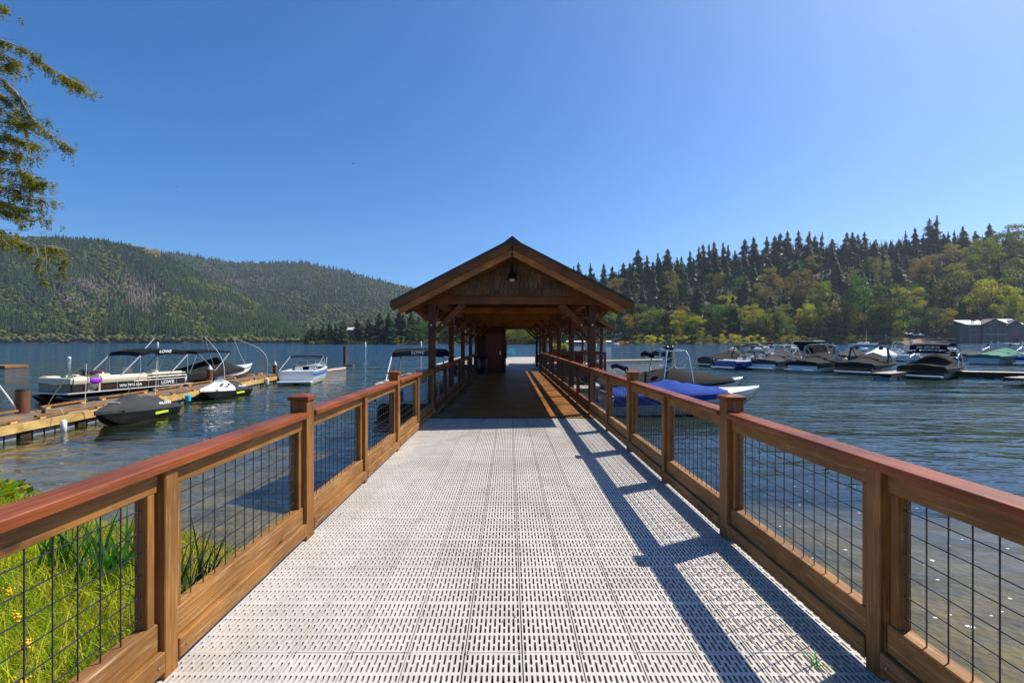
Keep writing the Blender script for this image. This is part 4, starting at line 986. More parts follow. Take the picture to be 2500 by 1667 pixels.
# little sprout through the grating
sp = thing('weed_sprout', 'small green weed sprouting through the grating near the right railing', 'weed', (1.56, 2.32, ZD-.02))
blades('leaves', np.array([[0,0,0],[.01,0,0],[0,.01,0],[.005,-.005,.01],[-.01,0,0]], float), np.array([.10,.085,.13,.07,.06]), np.array([.013,.012,.010,.014,.012]), np.array([.7,1.1,.3,1.3,.9]), np.ones((5,3)), M_GLEAF, seg=4, parent=sp)

lt = MB(); rl_ = random.Random(15)
for i in range(90):
    x = rl_.uniform(-1.7, 1.8); y_ = rl_.uniform(1.8, 9.5); q = rl_.uniform(.004, .014); a = rl_.uniform(0, 6.28); e = Vector((math.cos(a)*q, math.sin(a)*q, rl_.uniform(0,.004))); f2 = Vector((-math.sin(a)*q*.4, math.cos(a)*q*.4, rl_.uniform(0,.003))); c = Vector((x, y_, ZD+.004))
    lt.add([c-e, c+f2, c+e, c-f2], [(0,1,2,3)])
stuff(lt.build('leaf_litter', plain('dry_brown_leaf', (.12,.06,.025), .9, var=.6, scale=30), None), 'scattered dry leaf bits and seeds lying on the grating', 'leaf litter')
# ================================================================== BOATS, DOCKS, BUOYS, HOUSES
WHITE = plain('white_gelcoat', (.78,.78,.76), .22, var=.04, coat=.3); OFFW = plain('ivory_gelcoat', (.62,.58,.48), .3, var=.05, coat=.2)
GREYG = plain('grey_gelcoat', (.42,.43,.42), .3, var=.05, coat=.2); BLACKG = plain('black_gelcoat', (.012,.012,.014), .2, var=.1, coat=.4)
BLUEG = plain('royal_blue_gelcoat', (.008,.03,.22), .2, var=.1, coat=.4); MIDBLUE = plain('bright_blue_gelcoat', (.02,.16,.60), .3, var=.05)
PALEBLUE = plain('pale_blue_gelcoat', (.42,.52,.62), .3, var=.05); NAVY = plain('navy_gelcoat', (.01,.02,.06), .25, coat=.3)
CV_BLACK = plain('black_canvas', (.020,.019,.018), .9, var=.35, bump=.35, bscale=6, spec=.15); CV_GREY = plain('charcoal_canvas', (.048,.049,.052), .9, var=.25, bump=.3, bscale=7, spec=.2)
BIM_BLACK = plain('black_bimini_canvas', (.010,.010,.011), .9, var=.2, spec=.15)
CV_BLUE = plain('royal_blue_canvas', (.007,.045,.27), .85, var=.3, bump=.5, bscale=6, spec=.2); CV_GREEN = plain('green_canvas', (.03,.17,.10), .85, var=.2, bump=.3, bscale=6)
CV_NAVY = plain('navy_canvas', (.01,.016,.05), .85, var=.2); CV_WHITE = plain('white_canvas', (.65,.65,.66), .8, var=.1)
CREAM = plain('cream_vinyl', (.66,.58,.43), .45, var=.06); CHROME = plain('polished_tube', (.78,.78,.78), .38, .75, var=.05); BLKTUBE = plain('black_tube', (.015,.015,.017), .3, .3)
TAN = plain('tan_floor', (.45,.36,.25), .7); LIME = plain('lime_decal', (.55,.75,.02), .5); PURPLE = plain('purple_vinyl', (.30,.02,.55), .5)
ROPE = plain('pale_rope', (.55,.48,.36), .9); ROPEG = plain('olive_rope', (.09,.09,.04), .9); CYAN = plain('cyan_plastic', (.02,.42,.62), .5)
m, nt, b = newmat('tinted_windscreen'); b.inputs['Base Color'].default_value = (.25,.32,.36,1); b.inputs['Roughness'].default_value = .05
tr_ = nt.nodes.new('ShaderNodeBsdfTransparent'); tr_.inputs[0].default_value = (.75,.82,.85,1); mx_ = nt.nodes.new('ShaderNodeMixShader'); mx_.inputs[0].default_value = .6
nt.links.new(b.outputs[0], mx_.inputs[1]); nt.links.new(tr_.outputs[0], mx_.inputs[2]); nt.links.new(mx_.outputs[0], nt.nodes['Material Output'].inputs[0]); GLASS = m

def hull_fns(L_, B_, fb):
    def b(t): return max(.03, B_/2*(1-max(0, (t-.42)/.58)**2.4)*(.93+.07*min(1, t/.25)))
    def s(t): return fb*(1+.30*t*t)
    def k(t): return -.30 if t < .62 else -.30+(s(1)*.86+.30)*((t-.62)/.38)**2.3
    def c(t): return (.0+.10*t) if t < .55 else (.0+.10*t)+(s(1)*.93-.12)*((t-.55)/.45)**2.4
    return b, s, k, c
def boat(name, label, cat, x, y, az, L_, B_, mats, fb=.78, cover=None, cov=(.0, .82), hpk=.62, pk=.50, tower=None, tstyle='tube', tz=1.75, tpos=(.36,.56),
         platform=True, wind=True, bimini=None, bim=(.25,.6), bimz=2.2, group=None, open_=False, boards=None, seatm=None, outb=None, cov_lift=0, snap=True):
    """bottom, side, band, top = mats. local: +y bow, waterline z=0"""
    root = thing(name, label, cat, (x, y, 0), -R(az), group)
    b, s, k, c = hull_fns(L_, B_, fb); y_ = lambda t: (t-.5)*L_
    ts = [0,.06,.15,.25,.35,.45,.55,.63,.70,.77,.83,.88,.92,.955,.98,1.0]; rings = []
    for t in ts:
        bb, ss, kk, cc = b(t), s(t), k(t), c(t)
        cc = max(cc, kk+.01); half = [(0, kk), (bb*.80, cc), (bb*.90, cc+(ss-cc)*.28), (bb*.96, cc+(ss-cc)*.62), (bb, cc+(ss-cc)*.88), (bb*.99, ss), (bb*.93, ss+.035)]
        rings.append([(-px_, y_(t), pz) for px_, pz in half[::-1]]+[(px_, y_(t), pz) for px_, pz in half[1:]])
    mm = [3, 3, 2, 1, 1, 0]; mis = mm+mm[::-1]
    hb = MB(); hb.loft(rings, mis=mis)
    r0 = rings[0]; hb.add(r0, [tuple(range(len(r0)))], 1)
    hull = hb.build('hull', mats, root, smooth=35)
    rub = MB()
    for sx in (-1, 1): rub.tube([(sx*(b(t)+.012), y_(t), s(t)*.97+.005) for t in ts], .022, 5)
    rub.build('rub_rail', BLACKG if mats[3] is not BLACKG else GREYG, root, smooth=True)
    top = mats[3]
    if not open_:
        dk = MB(); dk.loft([[(j*b(t)*.93, y_(t), s(t)+.035+.05*(1-j*j)) for j in (-1,-.6,-.2,.2,.6,1)] for t in ts]).build('deck', top, root, smooth=True)
    else:
        dk = MB(); t1 = .62; ta = [t for t in ts if t >= .60]
        dk.loft([[(j*b(t)*.93, y_(t), s(t)+.035+.07*(1-j*j)) for j in (-1,-.6,-.2,.2,.6,1)] for t in [.60]+ta])
        for sx in (-1, 1):
            tt = [t for t in ts if t <= .63]
            dk.loft([[(sx*b(t)*.93, y_(t), s(t)+.035), (sx*(b(t)-.26), y_(t), s(t)+.05), (sx*(b(t)-.28), y_(t), .18)] for t in tt])
        dk.loft([[(j*b(.03)*.93, y_(.0)+.0, s(0)+.035) for j in (-1,0,1)], [(j*b(.03)*.93, y_(.12), s(0)+.06) for j in (-1,0,1)], [(j*b(.03)*.8, y_(.125), .18) for j in (-1,0,1)]])
        dk.build('deck', top, root, smooth=35)
        MB().box((-B_/2+.28, y_(.12), .14), (B_/2-.28, y_(.62), .18)).build('cockpit_floor', TAN, root)
        sm = seatm or CREAM
        for (xa, ta_, w2) in ((0, .17, B_*.36),): MB().box((-w2, y_(.125), .18), (w2, y_(.125)+.55, .50)).box((-w2, y_(.125), .501), (w2, y_(.125)+.14, .92)).build('bench_seat', sm, root, bevel=.05, seg=2)
        for sx in (-1, 1):
            MB().box((sx*.45-.25, y_(.36), .18), (sx*.45+.25, y_(.36)+.48, .55)).box((sx*.45-.24, y_(.36)-.02, .552), (sx*.45+.24, y_(.36)+.10, 1.05)).build('bucket_seat', sm, root, bevel=.05, seg=2)
        MB().add([(.12,y_(.53),.2),(B_/2-.3,y_(.53),.2),(B_/2-.3,y_(.60),.2),(.12,y_(.60),.2),(.12,y_(.55),.85),(B_/2-.3,y_(.55),.85),(B_/2-.3,y_(.61),.9),(.12,y_(.61),.9)],[(0,1,5,4),(1,2,6,5),(2,3,7,6),(3,0,4,7),(4,5,6,7)]).build('dash', GREYG, root)
        MB().tube([(.5+.17*math.cos(a), y_(.53)-.02+.06*math.sin(a), .84+.17*math.sin(a)) for a in [i*math.pi/6 for i in range(13)]], .014, 6).build('steering_wheel', BLACKG, root)
    if wind and not cover:
        wm = MB(); yw0, yw1 = y_(.50), y_(.63); hw = .42
        pts0 = [(-b(.5)*.86, yw0, s(.5)+.06), (-b(.6)*.84, yw1-.05, s(.6)+.07), (-.3, yw1+.12, s(.62)+.11), (.3, yw1+.12, s(.62)+.11), (b(.6)*.84, yw1-.05, s(.6)+.07), (b(.5)*.86, yw0, s(.5)+.06)]
        pts1 = [(p[0]*.90, p[1]-.28, p[2]+hw*(.75 if i in (0,5) else 1)) for i, p in enumerate(pts0)]
        wm.loft([pts0, pts1]).build('windscreen', GLASS, root)
        fr_ = MB(); fr_.tube(pts1, .014, 5); 
        for a_, b2 in zip(pts0, pts1): fr_.tube([a_, b2], .012, 5)
        fr_.build('windscreen_frame', CHROME, root, smooth=True)
    if cover:
        cm = MB(); t0, t1 = cov; rs = random.Random(int(abs(x*7+y*3))); NT = 26; rg = []
        for i in range(NT+1):
            t = t0+(t1-t0)*i/NT; q = (t-t0)/(t1-t0); pkq = (pk-t0)/(t1-t0)
            if q < pkq: hh = .14+(hpk-.14)*max(0.0, q/pkq)**1.25
            else: hh = hpk*max(0.0, 1-((q-pkq)/(1-pkq)))**1.15+.05
            hh += cov_lift+.02*math.sin(i*2.1)+rs.uniform(-.012,.012); row = []
            for j in (-1.035,-1.03,-1.01,-.92,-.7,-.45,-.2,0,.2,.45,.7,.92,1.01,1.03,1.035):
                aj = abs(j); zz_ = s(t)+.05+hh*(1-min(1,aj)**1.55)**.9+.022*math.sin(aj*9+i*1.3)+.012*math.sin(j*23-i*.9)
                if aj > 1.005: zz_ = s(t)+(.0 if aj < 1.02 else -.16*(1-t) if aj < 1.032 else -.38*(1-t*.8))
                row.append((j*b(t)*(1.0), y_(t)+(.0 if i else -.0), zz_))
            rg.append(row)
        back = [(p[0]*.98, p[1]-.03, min(p[2], s(t0)-.22)) for p in rg[0]]
        cm.loft([back]+rg).build('cover', cover, root, smooth=50)
    if tower:
        tm = MB(); ta, tb = tpos; ba, bb = b(ta)*.97, b(tb)*.95
        if tstyle == 'tube':
            for (t_, off, rr) in ((ta, .25, .026), (tb, -.28, .026)):
                for sx in (-1, 1):
                    tm.tube([(sx*b(t_)*.97, y_(t_), s(t_)+.02), (sx*b(t_)*1.0, y_(t_)+off*.25, s(t_)+.38), (sx*b(t_)*.93, y_(t_)+off*.7, tz-.25), (sx*b(t_)*.80, y_(t_)+off, tz), (0, y_(t_)+off, tz+.06)], rr*1.35, 7)
            for sx in (-1, 1):
                tm.tube([(sx*ba*.8, y_(ta)+.25, tz), (sx*bb*.8, y_(tb)-.28, tz)], .024, 6); tm.tube([(sx*ba*.95, y_(ta)+.12, s(ta)+.6), (sx*bb*.95, y_(tb)-.2, tz-.3)], .018, 6)
        elif tstyle == 'arch':
            for d_ in (-.09, .09):
                tm.tube([(-b(ta)*.98, y_(ta)+d_, s(ta)+.02), (-b(ta)*1.0, y_(ta)+.1+d_, s(ta)+.45), (-b(ta)*.92, y_(ta)+.25+d_, tz-.12), (-b(ta)*.68, y_(ta)+.32+d_, tz), (0, y_(ta)+.34+d_, tz+.05),
                     (b(ta)*.68, y_(ta)+.32+d_, tz), (b(ta)*.92, y_(ta)+.25+d_, tz-.12), (b(ta)*1.0, y_(ta)+.1+d_, s(ta)+.45), (b(ta)*.98, y_(ta)+d_, s(ta)+.02)], .045, 8)
            for sx in (-1, 1): tm.tube([(sx*bb*.95, y_(tb), s(tb)+.05), (sx*b(ta)*.88, y_(ta)+.3, tz-.15)], .035, 7)
        elif tstyle == 'swept':
            for sx in (-1, 1):
                for t_, w_ in ((ta, .05), (tb, .045)):
                    tm.tube([(sx*b(t_)*.96, y_(t_), s(t_)+.03), (sx*b(t_)*.94, y_(t_)-.15, s(t_)+.5), (sx*b(t_)*.82, y_(ta)+.1, tz-.06), (sx*b(t_)*.7, y_(ta)-.05, tz)], w_, 7)
            tm.tube([(-b(ta)*.8, y_(ta), tz), (0, y_(ta)-.05, tz+.04), (b(ta)*.8, y_(ta), tz)], .055, 8); tm.tube([(-b(ta)*.75, y_(ta)-.3, tz+.02), (b(ta)*.75, y_(ta)-.3, tz+.02)], .03, 8)
        tw = tm.build('tower', tower, root, smooth=True)
        for sx in (-1, 1): MB().cyl((sx*ba*.62, y_(ta)+.1, tz-.14), (sx*ba*.62, y_(ta)+.38, tz-.14), .12, 10).build('speaker', BLACKG, tw, smooth=30)
        if boards is not None:
            for sx in (-1, 1):
                MB().sphere((sx*(ba+.02), y_(ta)+.2, tz-.28), .5, n=12, m=8, sc=(.10, 1.25, .36)).build('board_rack', boards, tw, smooth=True)
    if bimini:
        t0, t1 = bim; zt = bimz; W_ = b(.3)*.95
        bm_ = MB(); ys_ = [y_(t0)-.02, y_(t0)+.05, (y_(t0)+y_(t1))/2, y_(t1)-.05, y_(t1)+.02]; zs_ = [zt-.16, zt-.02, zt+.06, zt-.02, zt-.16]
        bm_.loft([[(j*W_, yy_, zz_+.05*(1-j*j)-(.10 if abs(j) > .99 else 0)) for j in (-1,-.97,-.5,0,.5,.97,1)] for yy_, zz_ in zip(ys_, zs_)])
        bc = bm_.build('bimini_top', bimini, root, smooth=True)
        bf = MB()
        for sx in (-1, 1):
            for (ya, yb_) in ((y_(t0)+.05, y_((t0+t1)/2)), (y_(t1)-.05, y_((t0+t1)/2))): bf.tube([(sx*W_*.97, yb_, s(.4)+.05), (sx*W_*.97, ya, zt-.05)], .015, 6)
            bf.tube([(sx*W_*.97, y_(t0)+.05, zt-.05), (sx*W_, y_(.04), s(.04)+.05)], .009, 5)
        for t_ in (t0, t1): e_ = .05 if t_ == t0 else -.05; bf.tube([(-W_*.97, y_(t_)+e_, zt-.05), (0, y_(t_)+e_, zt+.0), (W_*.97, y_(t_)+e_, zt-.05)], .015, 6)
        bf.build('bimini_frame', CHROME, root, smooth=True)
    if platform:
        MB().box((-b(0)*.94, y_(0)-.62, .16), (b(0)*.94, y_(0)-.005, .27)).build('swim_platform', top, root, bevel=.05, seg=2)
    if outb:
        ob = MB().box((-.17, y_(0)-.75, .55), (.17, y_(0)-.12, 1.05)).build('outboard_motor', outb, root, bevel=.1, seg=3, smooth=40)
        MB().box((-.06, y_(0)-.45, -.5), (.06, y_(0)-.2, .549)).build('motor_leg', outb, ob)
    root['_b'] = 0; del root['_b']
    return root, dict(b=b, s=s, y=y_, L=L_)

GR = 'wakeboats moored in the marina on the right'
def mar(px, py, L_=6.6): return G(px, py)
# --- near pair right of the walkway
bx_, by_ = 6.95, 18.3
b1, f1 = boat('speedboat', 'white and grey speedboat under a royal blue cover, nearest boat right of the walkway', 'boat', bx_, by_, 88, 6.3, 2.35, [BLACKG, GREYG, WHITE, WHITE], cover=CV_BLUE, cov=(.02, .74), hpk=.44, pk=.40, wind=False, fb=.74)
sb = MB(); sb.tube([(-1.05,-2.3,.95),(-1.02,-2.55,1.75),(0,-2.62,1.85),(1.02,-2.55,1.75),(1.05,-2.3,.95)], .018, 7).build('bimini_frame', CHROME, b1, smooth=True)
MB().tube([(-.95,-2.55,1.78),(0,-2.62,1.87),(.95,-2.55,1.78)], .10, 10).build('folded_bimini', CV_NAVY, b1, smooth=True)
b2, f2 = boat('wakeboat', 'grey wakeboat with black cover and tall silver tower behind the blue covered boat', 'boat', 7.35, 21.2, 92, 6.9, 2.45, [BLACKG, GREYG, GREYG, WHITE], cover=CV_BLACK, cov=(.03, .93), hpk=.66, pk=.50, tower=CHROME, tstyle='tube', tz=2.4, tpos=(.42,.62), wind=False, fb=.85)
MB().tube([(-.8,-.9,2.2),(0,-1.0,2.3),(.8,-.9,2.2)], .12, 10).build('folded_bimini', CV_BLACK, b2, smooth=True)
for sx in (-.35, .35): MB().sphere((sx, .1, 2.5), .13).build('tower_light', BLACKG, b2, smooth=True)
for sx in (-1, 1): MB().tube([(sx*1.0,.0,1.75),(sx*1.35,.0,1.65),(sx*1.35,.35,1.65),(sx*1.35,.35,1.85)], .016, 6).build('board_rack', CHROME, b2, smooth=True)
# --- marina
def mboat(nm, label, px, py, az, **kw):
    L_ = kw.pop('L', 6.7); B_ = kw.pop('B', 2.55); mats = kw.pop('mats'); sx, sy = G(px, py)     # stern centre on the water
    a = R(az); k_ = 1.12; rr_ = boat(nm, label, 'boat', sx+math.sin(a)*L_*k_/2, sy+math.cos(a)*L_*k_/2, az, L_, B_, mats, group=GR, **kw); rr_[0].scale = (k_, k_, k_); return rr_
mboat('speedboat', 'black speedboat under a black cover with white stripe, leftmost boat of the marina', 1722, 894, 72, mats=[BLACKG,BLACKG,WHITE,GREYG], cover=CV_BLACK, cov=(.02,.8), hpk=.75, L=6.6)
mboat('wakeboat', 'royal blue wakeboat without cover, black tower and white deck', 1770, 902, 66, mats=[NAVY,BLUEG,BLUEG,WHITE], open_=True, tower=BLKTUBE, tstyle='swept', tz=2.1, tpos=(.36,.60), boards=CV_WHITE, L=6.8, seatm=WHITE)
mboat('wakeboat', 'dark grey covered wakeboat with silver tube tower, right of the royal blue boat', 1862, 904, 60, mats=[BLACKG,WHITE,BLACKG,WHITE], cover=CV_GREY, hpk=.8, tower=CHROME, tstyle='tube', tz=2.2, boards=CREAM, wind=False)
mboat('runabout', 'small white runabout with grey cover behind the silver tower boat', 1862, 880, 70, mats=[GREYG,WHITE,WHITE,WHITE], cover=CV_GREY, hpk=.7, tower=CHROME, tz=2.0, wind=False)
hb_, hf = mboat('cabin_cruiser', 'cabin cruiser enclosed in black canvas under a white hardtop', 1925, 893, 62, mats=[BLACKG,WHITE,WHITE,WHITE], cover=CV_BLACK, hpk=1.0, pk=.42, cov=(.02,.75), L=7.8, B=2.8, fb=1.0, wind=False)
MB().box((-1.05,-1.2,2.55),(1.05,.9,2.63)).build('hardtop', WHITE, hb_, bevel=.03)
MB().loft([[(-1.0,-1.15,2.54),(1.0,-1.15,2.54),(1.0,.8,2.54),(-1.0,.8,2.54)],[(-1.2,-1.6,1.2),(1.2,-1.6,1.2),(1.15,1.5,1.25),(-1.15,1.5,1.25)]], closed=True).build('side_curtain', CV_BLACK, hb_)
eb, ef = mboat('wakeboat', 'white wakeboat with blue stripe and wide black cover under a grey arch tower', 1958, 909, 62, mats=[BLACKG,WHITE,MIDBLUE,WHITE], cover=CV_BLACK, hpk=.72, cov=(-.01,.85), tower=GREYG, tstyle='arch', tz=2.25, wind=False, L=6.9, B=2.65)
MB().sphere((0,-.6,2.3), .08).build('anchor_light', WHITE, eb, smooth=True)
mboat('runabout', 'dark covered runabout half hidden between the grey arch and black arch boats', 2042, 884, 66, mats=[BLACKG,BLACKG,WHITE,WHITE], cover=CV_GREY, hpk=.9, wind=False)
mboat('wakeboat', 'white wakeboat with black cover and thin black arch tower, left of the dock edge', 2085, 914, 58, mats=[BLACKG,BLACKG,WHITE,WHITE], cover=CV_BLACK, hpk=.70, tower=BLKTUBE, tstyle='arch', tz=2.15, wind=False, L=6.8, B=2.65)
mboat('runabout', 'white runabout under a white peaked cover behind the black arch boat', 2120, 884, 62, mats=[GREYG,WHITE,WHITE,WHITE], cover=CV_WHITE, hpk=1.1, wind=False)
gb_, gf = mboat('wakeboat', 'nearest marina wakeboat with black cover and lettered black canopy on a silver tower', 2248, 925, 56, mats=[BLACKG,BLACKG,WHITE,WHITE], cover=CV_BLACK, hpk=.75, tower=CHROME, tstyle='tube', tz=2.0, wind=False, L=6.9, B=2.7)
MB().loft([[(j*1.15, yy_, zz_+.04*(1-j*j)) for j in (-1,-.5,0,.5,1)] for yy_, zz_ in ((-2.2,1.68),(-2.0,1.80),(-1.2,1.86),(-.5,1.84),(-.3,1.7))]).build('lower_canopy', CV_BLACK, gb_, smooth=True)
MB().loft([[(j*1.0, yy_, zz_+.04*(1-j*j)) for j in (-1,-.5,0,.5,1)] for yy_, zz_ in ((-1.9,1.95),(-1.85,2.30),(-.8,2.42),(0,2.4),(.1,2.2))]).build('upper_canopy', CV_BLACK, gb_, smooth=True)
M_LET = plain('cream_lettering', (.75,.70,.45), .6)
text_mesh('canopy_lettering', 'MB SPORTS', .24, M_LET, gb_, (0,-1.92,2.13), (R(85),0,0), bold=.008)
mboat('wakeboat', 'light blue wakeboat with silver tower and turquoise bag behind the dock', 2185, 882, 60, mats=[MIDBLUE,PALEBLUE,WHITE,PALEBLUE], tower=CHROME, tstyle='tube', tz=2.5, L=6.6, open_=True)
mboat('wakeboat', 'black wakeboat with raised black bimini on a black tower behind the lettered canopy', 2290, 879, 62, mats=[BLACKG,GREYG,BLACKG,WHITE], tower=BLKTUBE, tstyle='swept', tz=2.3, bimini=BIM_BLACK, bim=(.2,.55), bimz=2.9, L=6.8, open_=True)
mboat('wakeboat', 'white wakeboat under a green cover with silver tower, right end of the marina', 2400, 890, 70, mats=[BLACKG,GREYG,WHITE,WHITE], cover=CV_GREEN, hpk=.7, tower=CHROME, tz=2.3, wind=False, L=8.4, B=3.1, fb=.95)
mboat('speedboat', 'blue and white speedboat cut off by the right edge of the photo', 2515, 893, 70, mats=[BLUEG,WHITE,BLUEG,WHITE], cover=CV_BLUE, hpk=.5, L=6.5, wind=False)
mboat('runabout', 'small bright blue runabout with black bimini far out beyond the grey arch boat', 2068, 860, 70, mats=[MIDBLUE,MIDBLUE,WHITE,WHITE], bimini=BIM_BLACK, bimz=2.6, L=7.5, B=2.7, open_=True)
mboat('wakeboat', 'grey wakeboat with tan boards on its rack, behind the royal blue boat', 1800, 884, 66, mats=[GREYG,GREYG,WHITE,WHITE], cover=CV_BLACK, hpk=.8, tower=GREYG, tstyle='arch', tz=2.3, boards=TAN, wind=False)
mboat('speedboat', 'dark covered speedboat in the second row, right of the hardtop boat', 1985, 880, 64, mats=[BLACKG,GREYG,WHITE,WHITE], cover=CV_BLACK, hpk=.9, wind=False, tower=BLKTUBE, tstyle='arch', tz=2.4)
mboat('speedboat', 'low grey speedboat in the second row, left of the green covered boat', 2335, 880, 64, mats=[BLACKG,GREYG,WHITE,WHITE], cover=CV_GREY, hpk=.5, wind=False)
mboat('runabout', 'white runabout with blue stripe and black bimini behind the royal blue wakeboat', 1832, 876, 68, mats=[BLACKG,WHITE,MIDBLUE,WHITE], open_=True, bimini=BIM_BLACK, bimz=2.3, seatm=WHITE)
mboat('wakeboat', 'white wakeboat with grey cover and silver tower, behind the cabin cruiser', 1938, 874, 66, mats=[GREYG,WHITE,WHITE,WHITE], cover=CV_GREY, hpk=.7, tower=CHROME, tz=2.3, wind=False)
mboat('speedboat', 'white open speedboat between the peaked white cover and the light blue boat', 2150, 872, 66, mats=[BLACKG,WHITE,WHITE,WHITE], open_=True, seatm=WHITE)
mboat('runabout', 'white runabout with black cover in the back row, right of the raised bimini', 2385, 876, 66, mats=[BLACKG,WHITE,WHITE,WHITE], cover=CV_BLACK, hpk=.6, wind=False)
# far boats near the shore
x_, y_ = G(2110, 845.5); fbo, _ = boat('sailboat', 'white sailboat without sails near the far shore below the golden shrubs', 'boat', x_, y_, 88, 19, 4.5, [WHITE,WHITE,WHITE,WHITE], fb=1.6, platform=False)
MB().tube([(0,1.5,1.5),(0,1.5,11)], .10, 6, r2=.05).build('mast', CHROME, fbo); MB().box((-1.1,-4,1.6),(1.1,3,2.9)).build('cabin', WHITE, fbo, bevel=.2)

def dock(name, label, P, Q, wd, z, mtop, mside, group=None, curbs=True, tub=True, hh=.22):
    """floating dock between two points (centre line)"""
    P = Vector((P[0], P[1], 0)); Q = Vector((Q[0], Q[1], 0)); Ln = (Q-P).length; d = (Q-P)/Ln; az = math.atan2(d.x, d.y)
    root = thing(name, label, 'dock', (P.x, P.y, z), -az, group)
    pk_ = MB(); i = 0; yy = 0; r = random.Random(int(P.x*10))
    while yy < Ln-.14: pk_.box((-wd/2+r.uniform(-.01,.01), yy, -.04), (wd/2+r.uniform(-.01,.01), yy+.14, r.uniform(-.004,.004))); yy += .15
    pk_.build('plank_deck', mtop[0], root)
    for sx in (-1, 1): MB().box((sx*wd/2-.03, 0, -hh-.04), (sx*wd/2+.03, Ln, -.005)).xf(Matrix.Translation((sx*.035,0,0))).build('fascia_board', mside[1], root, bevel=.005)
    if curbs:
        for sx in (-1, 1):
            yy = .4
            while yy < Ln-1:
                ln = min(r.uniform(1.8, 3.0), Ln-yy-.2); j = r.uniform(-.02,.02)
                MB().box((sx*(wd/2-.08)-.045+j, yy, .062), (sx*(wd/2-.08)+.045+j, yy+ln, .135)).build('curb_rail', W_LOW[1], root, bevel=.006)
                for q in (.12, ln-.3): MB().box((sx*(wd/2-.08)-.045, yy+q, .006), (sx*(wd/2-.08)+.045, yy+q+.2, .060)).build('curb_block', mside[1], root)
                yy += ln+r.uniform(.25,.6)
    if tub:
        yy = .1; TB_ = plain(name+'_float_tub', (.22,.25,.30), .5)
        fl_ = MB(); bk = MB()
        while yy < Ln-1.2:
            for q in range(4): fl_.box((-wd/2+.05, yy+.03+q*.38, -z-.25), (wd/2-.05, yy+.36+q*.38, -hh-.06))
            MB().box((-wd/2+.01, yy+1.58, -z-.3), (wd/2-.01, yy+1.92, -hh-.045)).build('cross_beam', W_DARK[0], root); yy += 2.0
            if yy > Ln-1.2: break
        fl_.build('float_tub', TB_, root)
    return root
W_FASC = woodset('bright_pine_fascia', (.42,.25,.075), (.66,.46,.17), rough=.6, grain=18, worn=(.25,.13,.05), wornamt=.1)
W_DOCKT = woodset('weathered_dock_plank', (.14,.092,.055), (.27,.19,.125), rough=.8, grain=40)
lx = lambda y_: -14.15-(y_-12.6)*.105
dl = dock('floating_dock', 'long floating timber dock with bright pine side boards on the left', (lx(7.5)-.9, 7.5), (lx(33.6)-.9, 33.6), 1.8, .45, W_DOCKT, W_FASC)
DKR = 'marina docks on the right'
dock('floating_dock', 'dark brown floating dock running out of the right edge beside the nearest wakeboat', G(2325, 905, .5), G(2640, 912, .5), 1.7, .5, W_GREY, W_DARK, DKR, curbs=False, tub=True, hh=.35)
dock('floating_dock', 'pale floating dock between the black arch boat and the lettered canopy boat', G(2150, 911, .5), (G(2150,911,.5)[0]+5.2, G(2150,911,.5)[1]+3.4), 1.1, .5, W_GREY, W_DARK, DKR, curbs=False)
dock('floating_dock', 'long marina dock behind the wakeboats, from the bright blue runabout to the right edge', G(1990, 871, .5), G(2700, 873, .5), 2.2, .5, W_GREY, W_DARK, DKR, curbs=False)
dock('floating_dock', 'short dock corner at the right edge in front of the dark brown dock', G(2478, 922, .5), G(2560, 917, .5), 1.0, .5, W_GREY, W_DARK, DKR, curbs=False, tub=False)
dock('floating_dock', 'pale floating dock right of the pavilion behind the blue covered boat', (2.4, 24.0), (11.5, 24.0), 1.5, .45, W_GREY, W_FASC, DKR, curbs=False)
dock('floating_dock', 'floating dock left of the pavilion beside the pontoon boat with folded bow', (-3.2, 25.0), (-3.2, 31.0), 1.2, .45, W_GREY, W_DARK, 'docks left of the pavilion', curbs=False)
# pilings
M_RUST = plain('rusty_steel_pile', (.16,.062,.028), .75, .2, var=.5, bump=.4, bscale=9); M_CONE = plain('grey_pile_cap', (.35,.36,.38), .5, .3)
def piling(x, y_, r_, zt, label, cone=True, mat=M_RUST, group='round pilings along the left dock'):
    root = thing('piling', label, 'piling', (x, y_, 0), 0, group)
    MB().cyl((0,0,-5), (0,0,zt), r_, 22).build('post', mat, root, smooth=40)
    MB().tube([(0,0,zt+.002),(0,0,zt+(.28 if cone else .05))], r_+.01, 22, r2=.02 if cone else r_*.8).build('cap', M_CONE if cone else BLACKG, root, smooth=30)
piling(-16.15, 15.1, .18, 1.2, 'thick rusty steel piling with flat black top, nearest on the left dock', cone=False)
piling(-17.5, 26.6, .155, 1.2, 'rusty piling with cone cap between the pontoon boat and the grey watercraft')
piling(-17.35, 33.7, .15, 1.12, 'rusty piling with pale cone cap at the end of the left dock')
x_, y_ = G(842, 888); piling(x_, y_, .2, 2.2, 'dark piling standing alone in the lake beyond the white bowrider', cone=False)
x_, y_ = G(1634, 883); piling(x_, y_, .42, 2.5, 'dark piling in the water at the end of the right log boom', cone=False, group='pilings in the lake')
# log booms
def boom(label, P, Q, r_=.16, mt=None):
    root = thing('log_boom', label, 'log boom', (P[0], P[1], 0)); MB().tube([(0,0,.05),((Q[0]-P[0])/2,(Q[1]-P[1])/2,.07),(Q[0]-P[0],Q[1]-P[1],.05)], r_, 10).build('log', mt or W_LOW[0], root, smooth=True)
M_LOG = plain('beige_log', (.45,.33,.22), .8, var=.25)  # beige of the log itself
boom('straight pale log boom floating right of the pavilion', G(1452, 884), G(1616, 880.5), .22, M_LOG)
boom('log boom floating from the white bowrider toward the lone dark piling', G(772, 911), G(842, 900), .14, M_LOG)
boom('dark crooked log lying between the lone piling and the boom', G(842, 893), G(863, 893.5), .14, W_POST[0])

